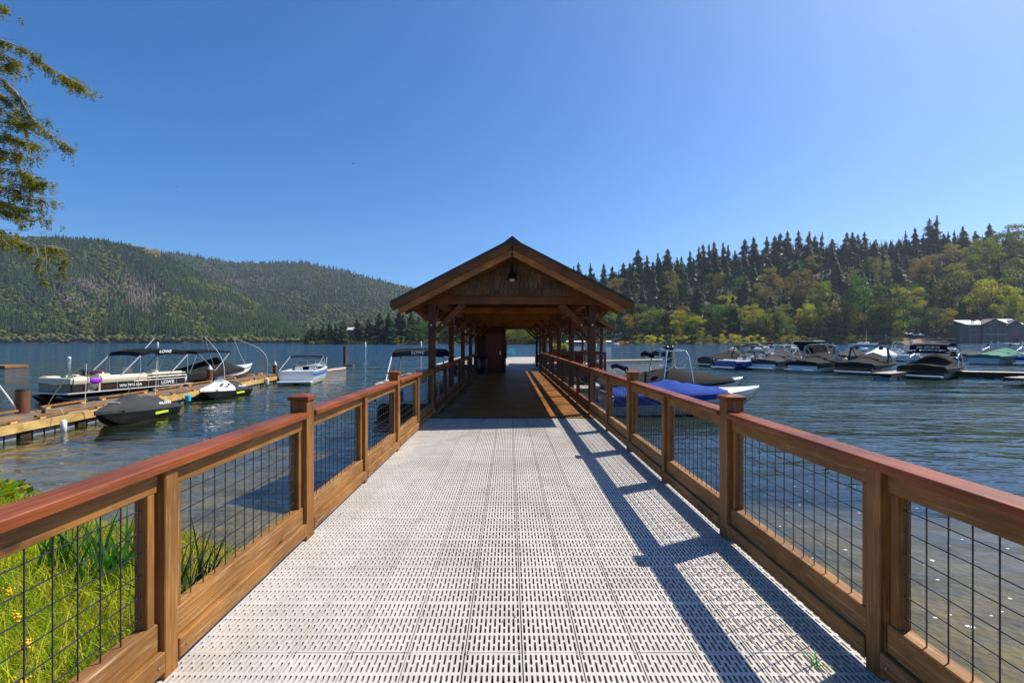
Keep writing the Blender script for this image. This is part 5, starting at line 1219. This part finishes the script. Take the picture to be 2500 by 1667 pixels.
# --- pontoon boat
def pontoon(label, x, y_, az, L_=6.9, fence=True, bimz=2.35, up=True, bimcol=None, bimspan=(-1.9,.6), group=None, side=('x',), regno=True):
    root = thing('pontoon_boat', label, 'pontoon boat', (x, y_, 0), -R(az), group); h = L_/2; W_ = 1.25
    for sx in (-1, 1):
        MB().tube([(sx*.85,-h,.10),(sx*.85,h-1.0,.10),(sx*.85,h-.45,.16),(sx*.85,h-.05,.34)], [.31,.31,.24,.05], 16).build('pontoon', BLACKG, root, smooth=50)
    MB().box((-W_,-h+.1,.42),(W_,h-.25,.50)).build('deck', GREYG, root, bevel=.02); MB().box((-W_-.015,-h+.09,.455),(W_+.015,h-.24,.475)).build('edge_trim', CHROME, root)
    if fence:
        BR_ = plain('dark_bronze_panel', (.035,.024,.018), .35, var=.2, coat=.2)
        for sx in (-1, 1):
            X_ = sx*(W_-.06); lo, hi = min(X_, X_-sx*.03), max(X_, X_-sx*.03)
            MB().box((lo,-h+.6,.502),(hi,h-1.55,.80)).build('side_panel', BR_, root)
            MB().box((lo,h-1.0,.502),(hi,h-.45,.86)).build('side_panel', BR_, root)
            rl = MB()
            for zz_ in (.84,.98,1.13): rl.tube([(X_,-h+.6,zz_),(X_,h-3.0,zz_)], .014, 6)
            for q in range(8): yq = -h+.6+q*.48; rl.tube([(X_,yq,.5),(X_,yq,1.13)], .014, 6)
            rl.build('side_railing', CHROME, root, smooth=True)
            MB().box((X_-.03,h-1.53,.50),(X_+.03,h-1.45,1.18)).box((X_-.03,h-1.10,.50),(X_+.03,h-1.02,1.18)).build('gate_post', CREAM, root, bevel=.01)
            MB().loft([[(X_-sx*.0,y2,.86),(X_+sx*.03,y2,.98),(X_+sx*.02,y2,1.12),(X_-sx*.06,y2,1.20),(X_-sx*.55,y2,1.18),(X_-sx*.58,y2,.5)] for y2 in (h-3.6,h-2.9,h-2.2,h-1.6)], cap=True).build('lounge', CREAM, root, smooth=50)
            MB().loft([[(X_-sx*.0,y2,.88),(X_+sx*.03,y2,1.0),(X_+sx*.02,y2,1.12),(X_-sx*.06,y2,1.2),(X_-sx*.5,y2,1.18),(X_-sx*.55,y2,.5)] for y2 in (h-1.0,h-.75,h-.5)], cap=True).build('lounge', CREAM, root, smooth=50)
            MB().loft([[(X_-sx*.05,y2,.95),(X_-sx*.03,y2,1.1),(X_-sx*.06,y2,1.22),(X_-sx*.5,y2,1.2),(X_-sx*.55,y2,.5)] for y2 in (-h+.75,-h+1.2,-h+2.3)], cap=True).build('lounge', CREAM, root, smooth=50)
        MB().box((-W_+.1,h-.46,.5),(W_-.1,h-.40,.86)).build('bow_fence', BR_, root, bevel=.02); MB().box((-W_+.08,h-.58,.865),(W_-.08,h-.38,1.16)).build('bow_cushion', CREAM, root, bevel=.06, seg=2)
        ch = MB().box((-.25,-.35,.75),(.25,.12,.92)).box((-.26,-.42,.93),(.26,-.25,1.52)).build('captain_chair', CREAM, root, bevel=.06, seg=2, smooth=40); MB().cyl((0,-.12,.5),(0,-.12,.749),.05,10).build('pedestal', CHROME, ch)
        cn = MB().box((-.35,.62,.5),(.75,1.15,1.25)).build('helm_console', CREAM, root, bevel=.08, seg=2); MB().sphere((.2,.88,1.26), .42, sc=(1.1,.8,.42)).build('console_screen', plain('smoked_maroon', (.10,.035,.035), .2), cn, smooth=True)
        MB().box((-.45,1.6,1.2),(-.15,1.85,1.5)).build('cooler', BLACKG, root, bevel=.05)
    yb0, yb1 = bimspan; bw = W_-.08
    if up:
        bm_ = MB(); ys2 = [yb0-.06, yb0+.05, yb0+.5, (yb0+yb1)/2, yb1-.5, yb1-.05, yb1+.06]; zs2 = [bimz-.30, bimz-.10, bimz+.02, bimz+.05, bimz+.02, bimz-.10, bimz-.30]
        rg = [[(j*bw, a_, z_+.07*(1-j*j)+(-.16 if abs(j) > .985 else 0)) for j in (-1,-.98,-.5,0,.5,.98,1)] for a_, z_ in zip(ys2, zs2)]
        bt = bm_.loft(rg).build('bimini_top', bimcol or BIM_BLACK, root, smooth=True)
    fm = MB()
    for sx in (-1, 1):
        fm.tube([(sx*bw,yb0-.0,bimz-.25),(sx*bw,yb0+.9,1.15)], .032, 6); fm.tube([(sx*bw,yb1+.0,bimz-.25),(sx*bw,yb1+.9,1.15)], .032, 6)
        fm.tube([(sx*bw,yb0,bimz-.25),(sx*bw,yb0-.02,1.1)], .014, 6); fm.tube([(sx*bw,yb1,bimz-.25),(sx*bw,yb1-.02,1.1)], .014, 6)
    fm.build('bimini_frame', CHROME, root, smooth=True)
    return root, h, W_
M_WLET = plain('white_lettering', (.8,.8,.78), .6)
pn, ph_, pw_ = pontoon('cream and bronze pontoon boat with raised black bimini beyond the left dock', -20.0, 23.4, 198, L_=6.2, bimspan=(-2.65,-.2))
# after the half turn its local -x side faces the camera
sgn = 1
PX = (pw_-.055)
text_mesh('bimini_lettering', 'LOWE', .22, M_WLET, pn, (-(pw_-.055), -1.42, 2.30), (R(90), 0, R(-90)), shear=.25, bold=.006)
text_mesh('side_lettering', 'LOWE', .24, M_WLET, pn, (-PX, -1.55, .66), (R(90), 0, R(-90)), bold=.006)
text_mesh('registration_number', 'WN 7992 SEA', .17, M_WLET, pn, (-PX, .25, .66), (R(90), 0, R(-90)), bold=.004)
o = MB().sphere((0,0,0), .24, n=14, m=8, sc=(.25,1.0,.62)).build('towable_tube', PURPLE, None, smooth=True); o.location = (Matrix.Translation((-20.0,23.4,0)) @ Matrix.Rotation(-R(198),4,'Z')) @ Vector((-1.36,1.85,1.0)); o.rotation_euler = (0,0,-R(198)); tag(o, 'purple bag hanging on the gate of the cream pontoon boat', 'bag')
MB().tube([(.2,-1.2,2.3),(.2,-1.8,3.0)], .02, 6).build('antenna', WHITE, pn)
# second pontoon, left of the pavilion
p2_, _, w2_ = pontoon('white pontoon boat with black bimini moored left of the pavilion', -4.05, 20.6, 181, L_=6.6, bimspan=(-1.2,.4), bimz=2.42)
# its bimini spans the beam; canopy front face toward the walkway shore
text_mesh('bimini_lettering', 'LOWE', .20, M_WLET, p2_, (.0, .46, 2.33), (R(90), 0, R(180)), shear=.25, bold=.006)
MB().box((-1.0,2.5,.5),(-.05,3.25,.95)).box((.1,2.5,.5),(1.0,3.25,.95)).build('bow_cushion', WHITE, p2_, bevel=.08, seg=2)

# --- jet skis
def jetski(label, x, y_, az, cover, deck, full=True):
    root = thing('personal_watercraft', label, 'jet ski', (x, y_, 0), -R(az), 'personal watercraft beside the left dock'); L_ = 3.2
    ts = [0,.08,.2,.35,.5,.65,.78,.88,.95,1.0]
    bw = lambda t: .58*(1-max(0,(t-.35)/.65)**2.3)+.02; sh = lambda t: .36+.16*t; kl = lambda t: -.18 if t < .6 else -.18+(.55+.18)*((t-.6)/.4)**2
    y2 = lambda t: (t-.5)*L_
    rg = [[(-bw(t), y2(t), sh(t)), (-bw(t)*1.02, y2(t), sh(t)-.10), (-bw(t)*.8, y2(t), max(kl(t)+.01,.02)), (0, y2(t), kl(t)), (bw(t)*.8, y2(t), max(kl(t)+.01,.02)), (bw(t)*1.02, y2(t), sh(t)-.10), (bw(t), y2(t), sh(t))] for t in ts]
    hb = MB().loft(rg); hb.add(rg[0], [tuple(range(7))]); hl = hb.build('hull', BLACKG, root, smooth=40)
    prof = [(0,.0),(.06,.05),(.13,.18),(.20,.34),(.27,.40),(.34,.37),(.40,.33),(.46,.42),(.53,.50),(.59,.48),(.65,.36),(.74,.27),(.87,.15),(.95,.07),(1.0,.0)]
    rg = []; r = random.Random(int(abs(y_)*9))
    for t, hh in prof:
        s0 = sh(t); rg.append([(j*bw(t)*1.03, y2(t), (s0-.07 if abs(j) == 1 else s0+.015+(hh)*(1-abs(j)**(1.7))**.9+.02*math.sin(j*8+t*20))) for j in (-1,-.96,-.75,-.5,-.28,-.12,0,.12,.28,.5,.75,.96,1)])
    back = [(p[0], p[1]-.01, sh(0)-.09) for p in rg[0]]
    body = MB(); NTJ = len(rg)
    for i, (ra, rb) in enumerate(zip([back]+rg[:-1], rg)): body.loft([ra, rb], 0 if (full or i < 8) else 1)
    body.build('cover' if full else 'body', [cover, deck], root, smooth=45)
    for sx in (-1, 1):
        MB().box((sx*.585-.006, -.9, .17), (sx*.585+.006, -.25, .26)).build('lime_decal', LIME, root)
        o_ = text_mesh('cover_lettering', 'SEA-DOO', .14, M_WLET, root, (sx*.53, -.80, .52), (R(66), 0, R(90*sx)), shear=.2, bold=.004)
    if not full:
        MB().loft([[(-.3,.35,.78),(0,.5,.86),(.3,.35,.78)],[(-.22,.1,1.02),(0,.22,1.08),(.22,.1,1.02)]]).build('windscreen', GLASS, root, smooth=True)
        MB().tube([(-.35,.08,.9),(0,.16,.95),(.35,.08,.9)], .02, 7).build('handlebar', BLACKG, root, smooth=True)
        for sx in (-1, 1): MB().add([(sx*.32,.75,.64),(sx*.50,.35,.56),(sx*.44,-.0,.70),(sx*.26,.35,.80)], [(0,1,2,3)]).build('hood_vent', CV_GREY, root)
    else:
        MB().tube([(.3,.75,.72),(.05,.9,.76),(-.2,.85,.74)], .015, 6).build('reflective_strip', WHITE, root)
    return root
jetski('charcoal covered watercraft moored in front of the left dock, nearer of the two', -13.45, 16.3, 178, CV_GREY, CV_GREY)
jetski('white and charcoal watercraft moored at the left dock, farther of the two', -14.5, 23.0, 182, CV_GREY, WHITE, full=False)
# --- white bowrider at the dock end
bw_, bwf = boat('bowrider', 'white bowrider with blue stripes and folded navy bimini at the end of the left dock', 'boat', -14.35, 32.6, -9, 5.9, 2.4, [WHITE,WHITE,MIDBLUE,WHITE], open_=True, bimini=CV_NAVY, bim=(.42,.62), bimz=1.85, fb=.85, seatm=WHITE)
MB().box((-.15,-3.35,-.3),(.15,-2.96,.1)).build('stern_drive', BLACKG, bw_, bevel=.05)
# --- covered runabout beyond the dock
boat('runabout', 'white runabout with black cover and black bimini beyond the left dock', 'boat', -18.75, 29.0, 12, 6.2, 2.4, [BLACKG,BLACKG,WHITE,WHITE], cover=CV_BLACK, cov=(.02,.72), hpk=.75, wind=False, bimini=BIM_BLACK, bim=(.12,.52), bimz=2.25, fb=.95)
# --- mooring whips: thin curved poles with their lines
def whip(label, base, tip, bows, mat=CHROME, r_=.02, group='mooring whips on the left dock', line=None):
    B_ = Vector(base); T_ = Vector(tip); root = thing('mooring_whip', label, 'mooring whip', base, 0, group)
    d = T_-B_; pts = [d*t+Vector(bows)*math.sin(math.pi*t)*(1-.2*t) for t in [i/10 for i in range(11)]]
    MB().tube(pts, r_, 6, r2=r_*.5).build('pole', mat, root, smooth=True); MB().cyl((0,0,-.03),(0,0,.12), .05, 10).build('base', BLACKG, root)
    if line: MB().tube([d, d.lerp(Vector(line)-B_, .5)+Vector((0,0,-.12)), Vector(line)-B_], .009, 5).build('line', ROPE, root)
zt = .45
whip('white mooring whip bent over the black covered runabout, left of the two tall white whips', (A(547,931,27).x, 27.0, zt), A(500,822,27), (.45,0,.1), WHITE, line=tuple(A(527, 905, 28)))
whip('long white mooring whip arching left from the far end of the dock', (A(651,915,32.6).x, 32.6, zt), A(571,827,31.5), (.95,0,.45), WHITE, line=tuple(A(605, 900, 30.5)))
whip('thin olive mooring whip leaning over the pontoon boat from the near dock', (A(106,1011,15).x, 15.0, zt), A(211,888,17.2), (-.1,0,.2), ROPEG, r_=.014, line=tuple(A(206, 1025, 15.8)))
whip('thin olive mooring whip rising behind the nearer watercraft', (A(302,978,18.3).x, 18.3, zt), A(383,881,20.5), (-.1,0,.15), ROPEG, r_=.014, line=tuple(A(378, 985, 19)))
whip('thick white pole sloping in from the left edge beside the nearest rusty piling', (A(47,1005,15).x, 15.0, zt+.02), A(-60,870,14.2), (0,0,.05), WHITE, r_=.032)
for (px, py, d_, lb) in ((1880,835,46,'left'),(1998,828,44,'middle'),(2160,817,40,'right')):
    sx_ = A(px, py, d_); bs = A(px+62, 900, d_); whip('thin curved mooring whip in the marina, %s of the three' % lb, (bs.x, d_, .3), sx_, (.5,0,.5), GREYG, r_=.022, group='mooring whips in the marina', line=tuple(A(px+12, 880, d_)))
# --- fenders, ropes, cleats
def fender(label, p, mat, h=.42, r_=.08):
    root = thing('fender', label, 'fender', p, 0, 'fenders hanging from the left dock')
    MB().tube([(0,0,0),(0,0,.05),(0,0,h*.5),(0,0,h-.05),(0,0,h)], [.03,r_,r_,r_,.03], 14).build('body', mat, root, smooth=50); MB().tube([(0,0,h),(-.03,0,h+.25),(-.12,.02,h+.35)], .01, 5).build('rope', ROPE, root)
fender('white fender hanging from the near dock edge left of the charcoal watercraft', (-13.95, 14.25, -.05), WHITE)
fender('cyan fender between the dock and the white and charcoal watercraft', (-14.75, 20.9, .05), CYAN, .35, .12)
fender('white fender between the dock end and the white bowrider', (-15.75, 29.6, -.02), WHITE, .5, .12)
o = MB().tube([(0,0,.47),(.15,.5,.5),(.5,.9,.25),(.75,1.2,.2)], .012, 6).build('mooring_line', ROPE, None); o.location = (-14.45, 14.9, 0); tag(o, 'pale mooring line from the dock to the bow of the charcoal watercraft', 'rope')
# --- buoys, swim float and bird
def buoy(px, py, r_, label, tall=False):
    x, y2 = G(px, py); root = thing('buoy', label, 'buoy', (x, y2, 0), 0, 'white buoys on the lake')
    if tall: MB().tube([(0,0,-.1),(0,0,.9*r_*5),(0,0,r_*6)], [r_,r_,r_*.3], 10).build('float', WHITE, root, smooth=50)
    else: MB().sphere((0,0,r_*.4), r_, n=14, m=10).build('float', WHITE, root, smooth=True)
    MB().tube([(0,0,r_*1.3),(0,0,r_*1.9)], r_*.12, 6).build('ring', GREYG, root)
buoy(169, 876, .26, 'round white buoy on open water above the left pontoon boat')
buoy(385, 845.5, .5, 'small slim white buoy far out above the pontoon bimini', True)
buoy(892, 847, .5, 'slim white buoy far out left of the pavilion bimini', True)
buoy(1028, 846, .55, 'slim white buoy with dark top just left of the pavilion', True)
buoy(1455, 848, .35, 'slim white buoy right of the pavilion near the shore', True)
buoy(1736, 840.8, 2.0, 'round white buoy near the far shore above the black covered boat')
x_, y_ = G(16, 898); sf = thing('swim_float', 'pinkish wooden swim float with ladder hoops at the left edge', 'swim float', (x_-1.05, y_, 0))
MB().box((-2.5,-1.2,.02),(2.2,1.2,.30)).build('deck', W_LOW[0], sf, bevel=.02)
for xx_ in (-.2, 1.1): MB().tube([(xx_-.1,-1.25,-.1),(xx_-.1,-1.25,1.0),(xx_,-1.25,1.12),(xx_+.12,-1.25,1.0),(xx_+.12,-1.25,-.1)], .035, 6).build('ladder', CHROME, sf, smooth=True)
dv = thing('diving_post', 'dark post with diving shelf and white hoop beside the swim float', 'diving post', (x_-.75, y_-1.6, 0))
MB().cyl((0,0,-3),(0,0,3.0), .2, 14).build('post', M_RUST, dv, smooth=40); MB().box((-.9,-.4,3.01),(1.3,.4,3.08)).build('shelf', W_GREY[0], dv)
MB().tube([(.3,-.42,1.4),(.3,-.42,4.0),(.42,-.42,4.15),(.55,-.42,4.0),(.55,-.42,3.1)], .04, 6).build('hoop', WHITE, dv, smooth=True)
def bird(p, s_, label, fl_=.3):
    root = thing('bird', label, 'bird', p, R(40), 'birds in the sky'); bd = MB().sphere((0,0,0), .07*s_, n=10, m=8, sc=(1.0,2.6,.9)).add([(-.03*s_,-.17*s_,0),(.03*s_,-.17*s_,0),(.06*s_,-.30*s_,0),(-.06*s_,-.30*s_,0)],[(0,1,2,3)])
    bd.sphere((0,.19*s_,.02*s_), .045*s_, n=8, m=6)
    for sx in (-1, 1): bd.add([(0,.08*s_,.02*s_),(sx*.22*s_,.12*s_,fl_*.28*s_),(sx*.48*s_,-.02*s_,fl_*.1*s_),(sx*.22*s_,-.06*s_,fl_*.25*s_),(0,-.08*s_,.02*s_)], [(0,1,3,4),(1,2,3)])
    bd.build('body', BLACKG, root)
bird(A(865, 675, 60), 1.2, 'dark bird flying low before the mountain left of the pavilion', .9)
bird(A(863, 400, 90), 1.0, 'tiny dark bird high in the sky left of the roof peak', .2)
bird(A(432, 456, 90), .8, 'tiny dark bird in the sky above the left mountain', .5)

# --- houses on the far shore
M_SIDE = plain('slate_grey_siding', (.078,.074,.074), .7, var=.1, scale=.4); M_ROOFL = plain('pale_metal_roof', (.62,.58,.56), .55, var=.06, scale=.3); M_ROOFD = plain('dark_brown_roof', (.12,.09,.08), .8)
M_WIN = plain('dark_window_glass', (.012,.016,.02), .3, var=.3); M_TRIM = plain('grey_trim', (.24,.24,.25), .6); M_WHT = plain('white_paint', (.75,.74,.72), .6); M_BRN = plain('brown_wall', (.20,.13,.09), .8)
HX, HYd = G(2395, 842.5)[0], 512.0
S_ = HYd/F
def P2(px, py): return ((px-2340)*S_, (HY-py)*S_+CZ)
hs_ = thing('lake_house', 'large slate grey lake house with pale roofs and gables at the right edge', 'house', ((2340-VX)*S_, HYd, 0))
def pbox(px0, px1, py0, py1, y0, y1, nm, mt, par=None):
    x0, z1 = P2(px0, py0); x1, z0 = P2(px1, py1); return MB().box((x0, y0, z0), (x1, y1, z1)).build(nm, mt, par or hs_)
def gable(px0, pxm, px1, pyb, pyt, y0, y1, nm='gable'):
    a = P2(px0, pyb); b2 = P2(px1, pyb); c2 = P2(pxm, pyt)
    MB().add([(a[0],y0,a[1]),(b2[0],y0,b2[1]),(c2[0],y0,c2[1]),(a[0],y1,a[1]),(b2[0],y1,b2[1]),(c2[0],y1,c2[1])], [(0,1,2),(3,5,4),(0,2,5,3),(1,4,5,2),(0,3,4,1)]).build(nm, M_SIDE, hs_)
    for q, e in ((a,-1),(b2,1)):
        MB().beam((c2[0],(y0+y1)/2-.4,c2[1]+.25), (q[0]+e*1.2,(y0+y1)/2-.4,q[1]-.25), (y1-y0)+2.0, .5, up=(0,0,1)).build('roof', M_ROOFD if e < 0 else M_ROOFL, hs_)  # left slope dark brown, right slope pale
def proof(px0, px1, px0t, px1t, pyb, pyt, y0, y1):
    a, b2, c2, d2 = P2(px0,pyb), P2(px1,pyb), P2(px0t,pyt), P2(px1t,pyt)
    MB().add([(a[0],y0,a[1]),(b2[0],y0,b2[1]),(d2[0],y1,d2[1]),(c2[0],y1,c2[1]),(a[0],y0,a[1]-.5),(b2[0],y0,b2[1]-.5),(d2[0],y1,d2[1]-.5),(c2[0],y1,c2[1]-.5)],[(0,1,2,3),(4,7,6,5),(0,4,5,1),(1,5,6,2),(2,6,7,3),(3,7,4,0)]).build('roof', M_ROOFL, hs_)
pbox(2343, 2400, 792, 843, 0, 14, 'wall', M_SIDE); pbox(2397.5, 2452, 790, 843, -1.5, 14, 'wall', M_SIDE); pbox(2452, 2530, 800, 843, .5, 14, 'wall', M_SIDE)
proof(2358, 2396, 2346, 2410, 792, 781, -1.2, 9); proof(2448, 2500, 2430, 2492, 791, 778, -.6, 9)
gable(2396, 2421, 2452, 791, 779, -2.2, 8); gable(2452, 2476, 2494, 797, 781, -1.0, 7)
pbox(2455, 2490, 790, 800.5, -.4, 5, 'wall', M_SIDE)
def win(px0, px1, py0, py1, yf, nx_=1):
    x0, z1 = P2(px0, py0); x1, z0 = P2(px1, py1); w_ = MB().box((x0, yf-.2, z0), (x1, yf, z1)).build('window', M_WIN, hs_)
    fr = MB(); t = .22
    fr.box((x0-t,yf-.35,z0-t),(x1+t,yf-.01,z0)); fr.box((x0-t,yf-.35,z1),(x1+t,yf-.01,z1+t)); 
    for i in range(nx_+1): xx_ = x0+(x1-x0)*i/nx_; fr.box((xx_-t/2,yf-.34,z0+.01),(xx_+t/2,yf-.015,z1-.01))
    fr.build('frame', M_TRIM, w_)
for a_ in ((2365,2374,795,801,-.01,1),(2364,2391,805.5,816,-.01,3),(2364,2391,818.5,829,-.01,3),(2403,2446,805,816,-1.51,5),(2403,2446,818,829,-1.51,5),(2406,2420,790,801,-2.21,2),(2422,2436,790,801,-2.21,2),(2465,2490,805,813,.49,3),(2463,2486,790,799,-.41,3)): win(*a_)
pbox(2362, 2393, 816.6, 817.6, -2.5, -.02, 'balcony', M_TRIM); pbox(2396, 2448, 816.2, 817.3, -4.2, -1.52, 'balcony', M_WHT); pbox(2396, 2450, 801.5, 803, -3.5, -1.52, 'eave', M_TRIM)
for px in (2362, 2378, 2393, 2397, 2412, 2430, 2448): pbox(px-.5, px+.5, 803, 843, -3.4, -2.9, 'column', M_TRIM)
pbox(2480, 2515, 826, 843, -3, .3, 'boathouse_wall', M_SIDE); pbox(2484, 2508, 829, 841.5, -3.1, -3.01, 'boathouse_door', M_WIN); pbox(2381, 2389, 778, 784, 3, 5, 'chimney', M_ROOFD)
hd = thing('house_dock', 'low pale dock along the front of the lake house', 'dock', ((2340-VX)*S_, HYd-5, 0))
MB().box((-6, -4, -.6), (75, 1.5, .7)).build('deck', W_GREY[0], hd); MB().box((-6.02,-4.1,.3),(75.02,-4.01,.75)).build('edge', M_WHT, hd)
for px in (2402.5, 2419, 2478): xx_ = (px-2340)*S_; MB().box((xx_-.7, -3.2, .701), (xx_+.7, -2.2, 3.6)).build('dock_box', M_WHT, hd)
sh_ = thing('white_roofed_shed', 'small open shed with bright white roof left of the lake house', 'shed', ((2233-VX)*.48, 536, 0))
MB().box((-8,-4,11),(8,5,12)).xf(Matrix.Rotation(R(14),4,'X')).xf(Matrix.Translation((0,0,1))).build('roof', M_WHT, sh_)
for xx_ in (-6.5,0,6.5): MB().box((xx_-.3,-3,0),(xx_+.3,-2.4,11)).build('post', M_TRIM, sh_)
MB().box((-6.5,2,0),(6.5,3,11.5)).build('wall', M_BRN, sh_)
st_ = struct(MB().add([(-26,-10,-1),(38,-10,-1),(38,14,9),(-26,14,9),(-10,4,7),(15,2,6)], [(0,1,5,4),(1,2,5),(2,3,4,5),(3,0,4)]).build('rocky_shore', plain('tan_rock', (.30,.20,.14), .9, var=.5, scale=.15), None)); st_.location = ((2233-VX)*.48, 524, 0)
def hut(nm, label, cat, px, py_b, Yd, w_, d_, h_, wall, roofm, rh=2.5, zb=None):
    z_ = zb if zb is not None else CZ-(py_b-HY)*Yd/F; root = thing(nm, label, cat, ((px-VX)*Yd/F, Yd, z_))
    MB().box((-w_/2,-d_/2,-3),(w_/2,d_/2,h_)).build('wall', wall, root)
    MB().add([(-w_/2-.6,-d_/2-.6,h_),(w_/2+.6,-d_/2-.6,h_),(w_/2+.6,d_/2+.6,h_),(-w_/2-.6,d_/2+.6,h_),(-w_/2-.6,0,h_+rh),(w_/2+.6,0,h_+rh)],[(0,1,5,4),(3,4,5,2),(0,4,3),(1,2,5),(0,3,2,1)]).build('roof', roofm, root)
    for i in range(3):
        xx_ = -w_/2+(i+.5)*w_/3; wo = MB().box((xx_-w_*.1,-d_/2-.15,h_*.35),(xx_+w_*.1,-d_/2-.01,h_*.78)).build('window', M_WIN, root)
        MB().box((xx_-w_*.11,-d_/2-.2,h_*.3),(xx_+w_*.11,-d_/2-.02,h_*.34)).build('sill', M_WHT, wo)
hut('cottage', 'brown cottage with pale roof among the trees of the wooded point', 'house', 862, 815, 590, 12, 9, 5, M_BRN, M_ROOFL, 3.5)
hut('cottage', 'long white cottage behind the shrubs of the wooded point', 'house', 930, 823, 580, 13, 8, 4, M_WHT, M_ROOFL, 1.8)
hut('cottage', 'small pale cottage at the shoreline just left of the pavilion', 'house', 970, 828, 570, 7, 6, 3, M_BRN, M_WHT, 1.8)
hut('boat_shed', 'white hut on the shore right of the pavilion', 'shed', 1485, 838, 512, 5, 5, 3.0, M_WHT, M_WHT, 1.2, zb=.2)
hut('shore_house', 'low pale house with long deck between the right pavilion columns', 'house', 1405, 834, 512, 20, 6, 2.6, M_BRN, M_ROOFL, 1.3, zb=.4)
x_, _ = 0, 0
rc2 = thing('red_canoe', 'red overturned boat lying on the shore right of the white hut', 'boat', ((1529-VX)*512/F, 511, 1.2)); MB().sphere((0,0,.6), 1.2, n=14, m=8, sc=(2.6,.9,.9)).build('hull', plain('red_paint', (.5,.05,.02), .5), rc2, smooth=True)
wc = thing('white_boat', 'white upturned boat lying on the shore beside the white hut', 'boat', ((1503-VX)*512/F, 509, .3)); MB().sphere((0,0,.3), 1.3, n=14, m=8, sc=(2.8,1,.8)).build('hull', WHITE, wc, smooth=True)
struct(MB().box((-60,-6,-1),(34,30,.25)).build('lawn', plain('yellow_green_lawn', (.26,.27,.07), .95, var=.3, scale=.2), None)).location = ((1480-VX)*512/F, 515, 0)  # yellowish green grass with random tone
# driftwood line and small shore clutter of the point
rp = random.Random(77)
rk0 = None; rpos = sorted([rp.uniform(745, 960) for _ in range(14)]); 
for i, px in enumerate(rpos):
    Yd = rp.uniform(548, 556); s2 = rp.uniform(.6, 1.6); lc = ((px-VX)*Yd/F, Yd, .1); lb = 'pale shore boulder of the wooded point, %s from the left' % ORD[i]
    if rk0 is None:
        rk0 = thing('boulder', lb, 'boulder', lc, 0, 'pale boulders along the wooded point'); bm2 = MB().sphere((0,0,.4), 1.6, n=9, m=6, sc=(1.7,1,.8)); bm2.v = [(v[0]*rp.uniform(.85,1.15), v[1]*rp.uniform(.85,1.15), v[2]*rp.uniform(.85,1.15)) for v in bm2.v]; bm2.build('rock', plain('pale_rock', (.42,.38,.34), .9, var=.3), rk0)
    else: dup(rk0, lc, rp.uniform(0,6), lb, scale=(s2,s2,s2*.8))
# utility pole and wires in front of the hill
Yp = 545; pl = thing('utility_pole', 'thin utility pole before the dark trees left of the white shed', 'utility pole', ((2182-VX)*Yp/F, Yp, 4))
MB().cyl((0,0,-4),(0,0,27), .22, 8).build('pole', M_BARK, pl); MB().box((-1.6,-.1,25),(1.6,.1,25.3)).build('crossarm', M_BARK, pl)
for k_, lb in enumerate(('upper', 'lower')):
    z_ = 28-4.5*k_; wr = MB().tube([(0,0,0),(22,0,-1.2),(45,0,-.3)], .09, 4).build('power_line', M_TRIM, None); wr.location = ((2182-VX)*Yp/F, Yp, z_+1); tag(wr, 'grey power line running right from the utility pole, %s of the two' % lb, 'cable')
# foam flecks floating on the water right of the walkway
fo = MB(); rf_ = random.Random(3)
for i in range(110):
    x = rf_.uniform(2.2, 9.5); y2 = rf_.uniform(2.2, 9); r_ = rf_.uniform(.004, .017)*(1+y2*.08); fo.add([(x+r_*math.cos(a)*rf_.uniform(.8,1.8), y2+r_*math.sin(a)*rf_.uniform(.6,1.1), .004) for a in [k*math.pi/4 for k in range(8)]], [tuple(range(8))])
stuff(fo.build('foam', plain('foam_fleck', (.75,.77,.78), .6), None), 'white foam flecks drifting on the shallow water right of the walkway', 'foam')
# ------------------------------------------------------------------ air
hz_b = MB().box((-4200, -60, -9), (4200, 3900, 900)).build('haze', plain('haze_surface', (1,1,1)), None)
m = bpy.data.materials.new('haze'); m.use_nodes = True; m.node_tree.nodes.clear()
ou = m.node_tree.nodes.new('ShaderNodeOutputMaterial'); pv = m.node_tree.nodes.new('ShaderNodeVolumePrincipled')
pv.inputs['Color'].default_value = (.72,.84,1,1); pv.inputs['Density'].default_value = .00006; pv.inputs['Anisotropy'].default_value = .3
m.node_tree.links.new(pv.outputs[0], ou.inputs['Volume']); hz_b.data.materials.clear(); hz_b.data.materials.append(m)
hz_b['kind'] = 'stuff'; hz_b['label'] = 'thin blue summer haze over the lake and mountains'; hz_b['category'] = 'haze'
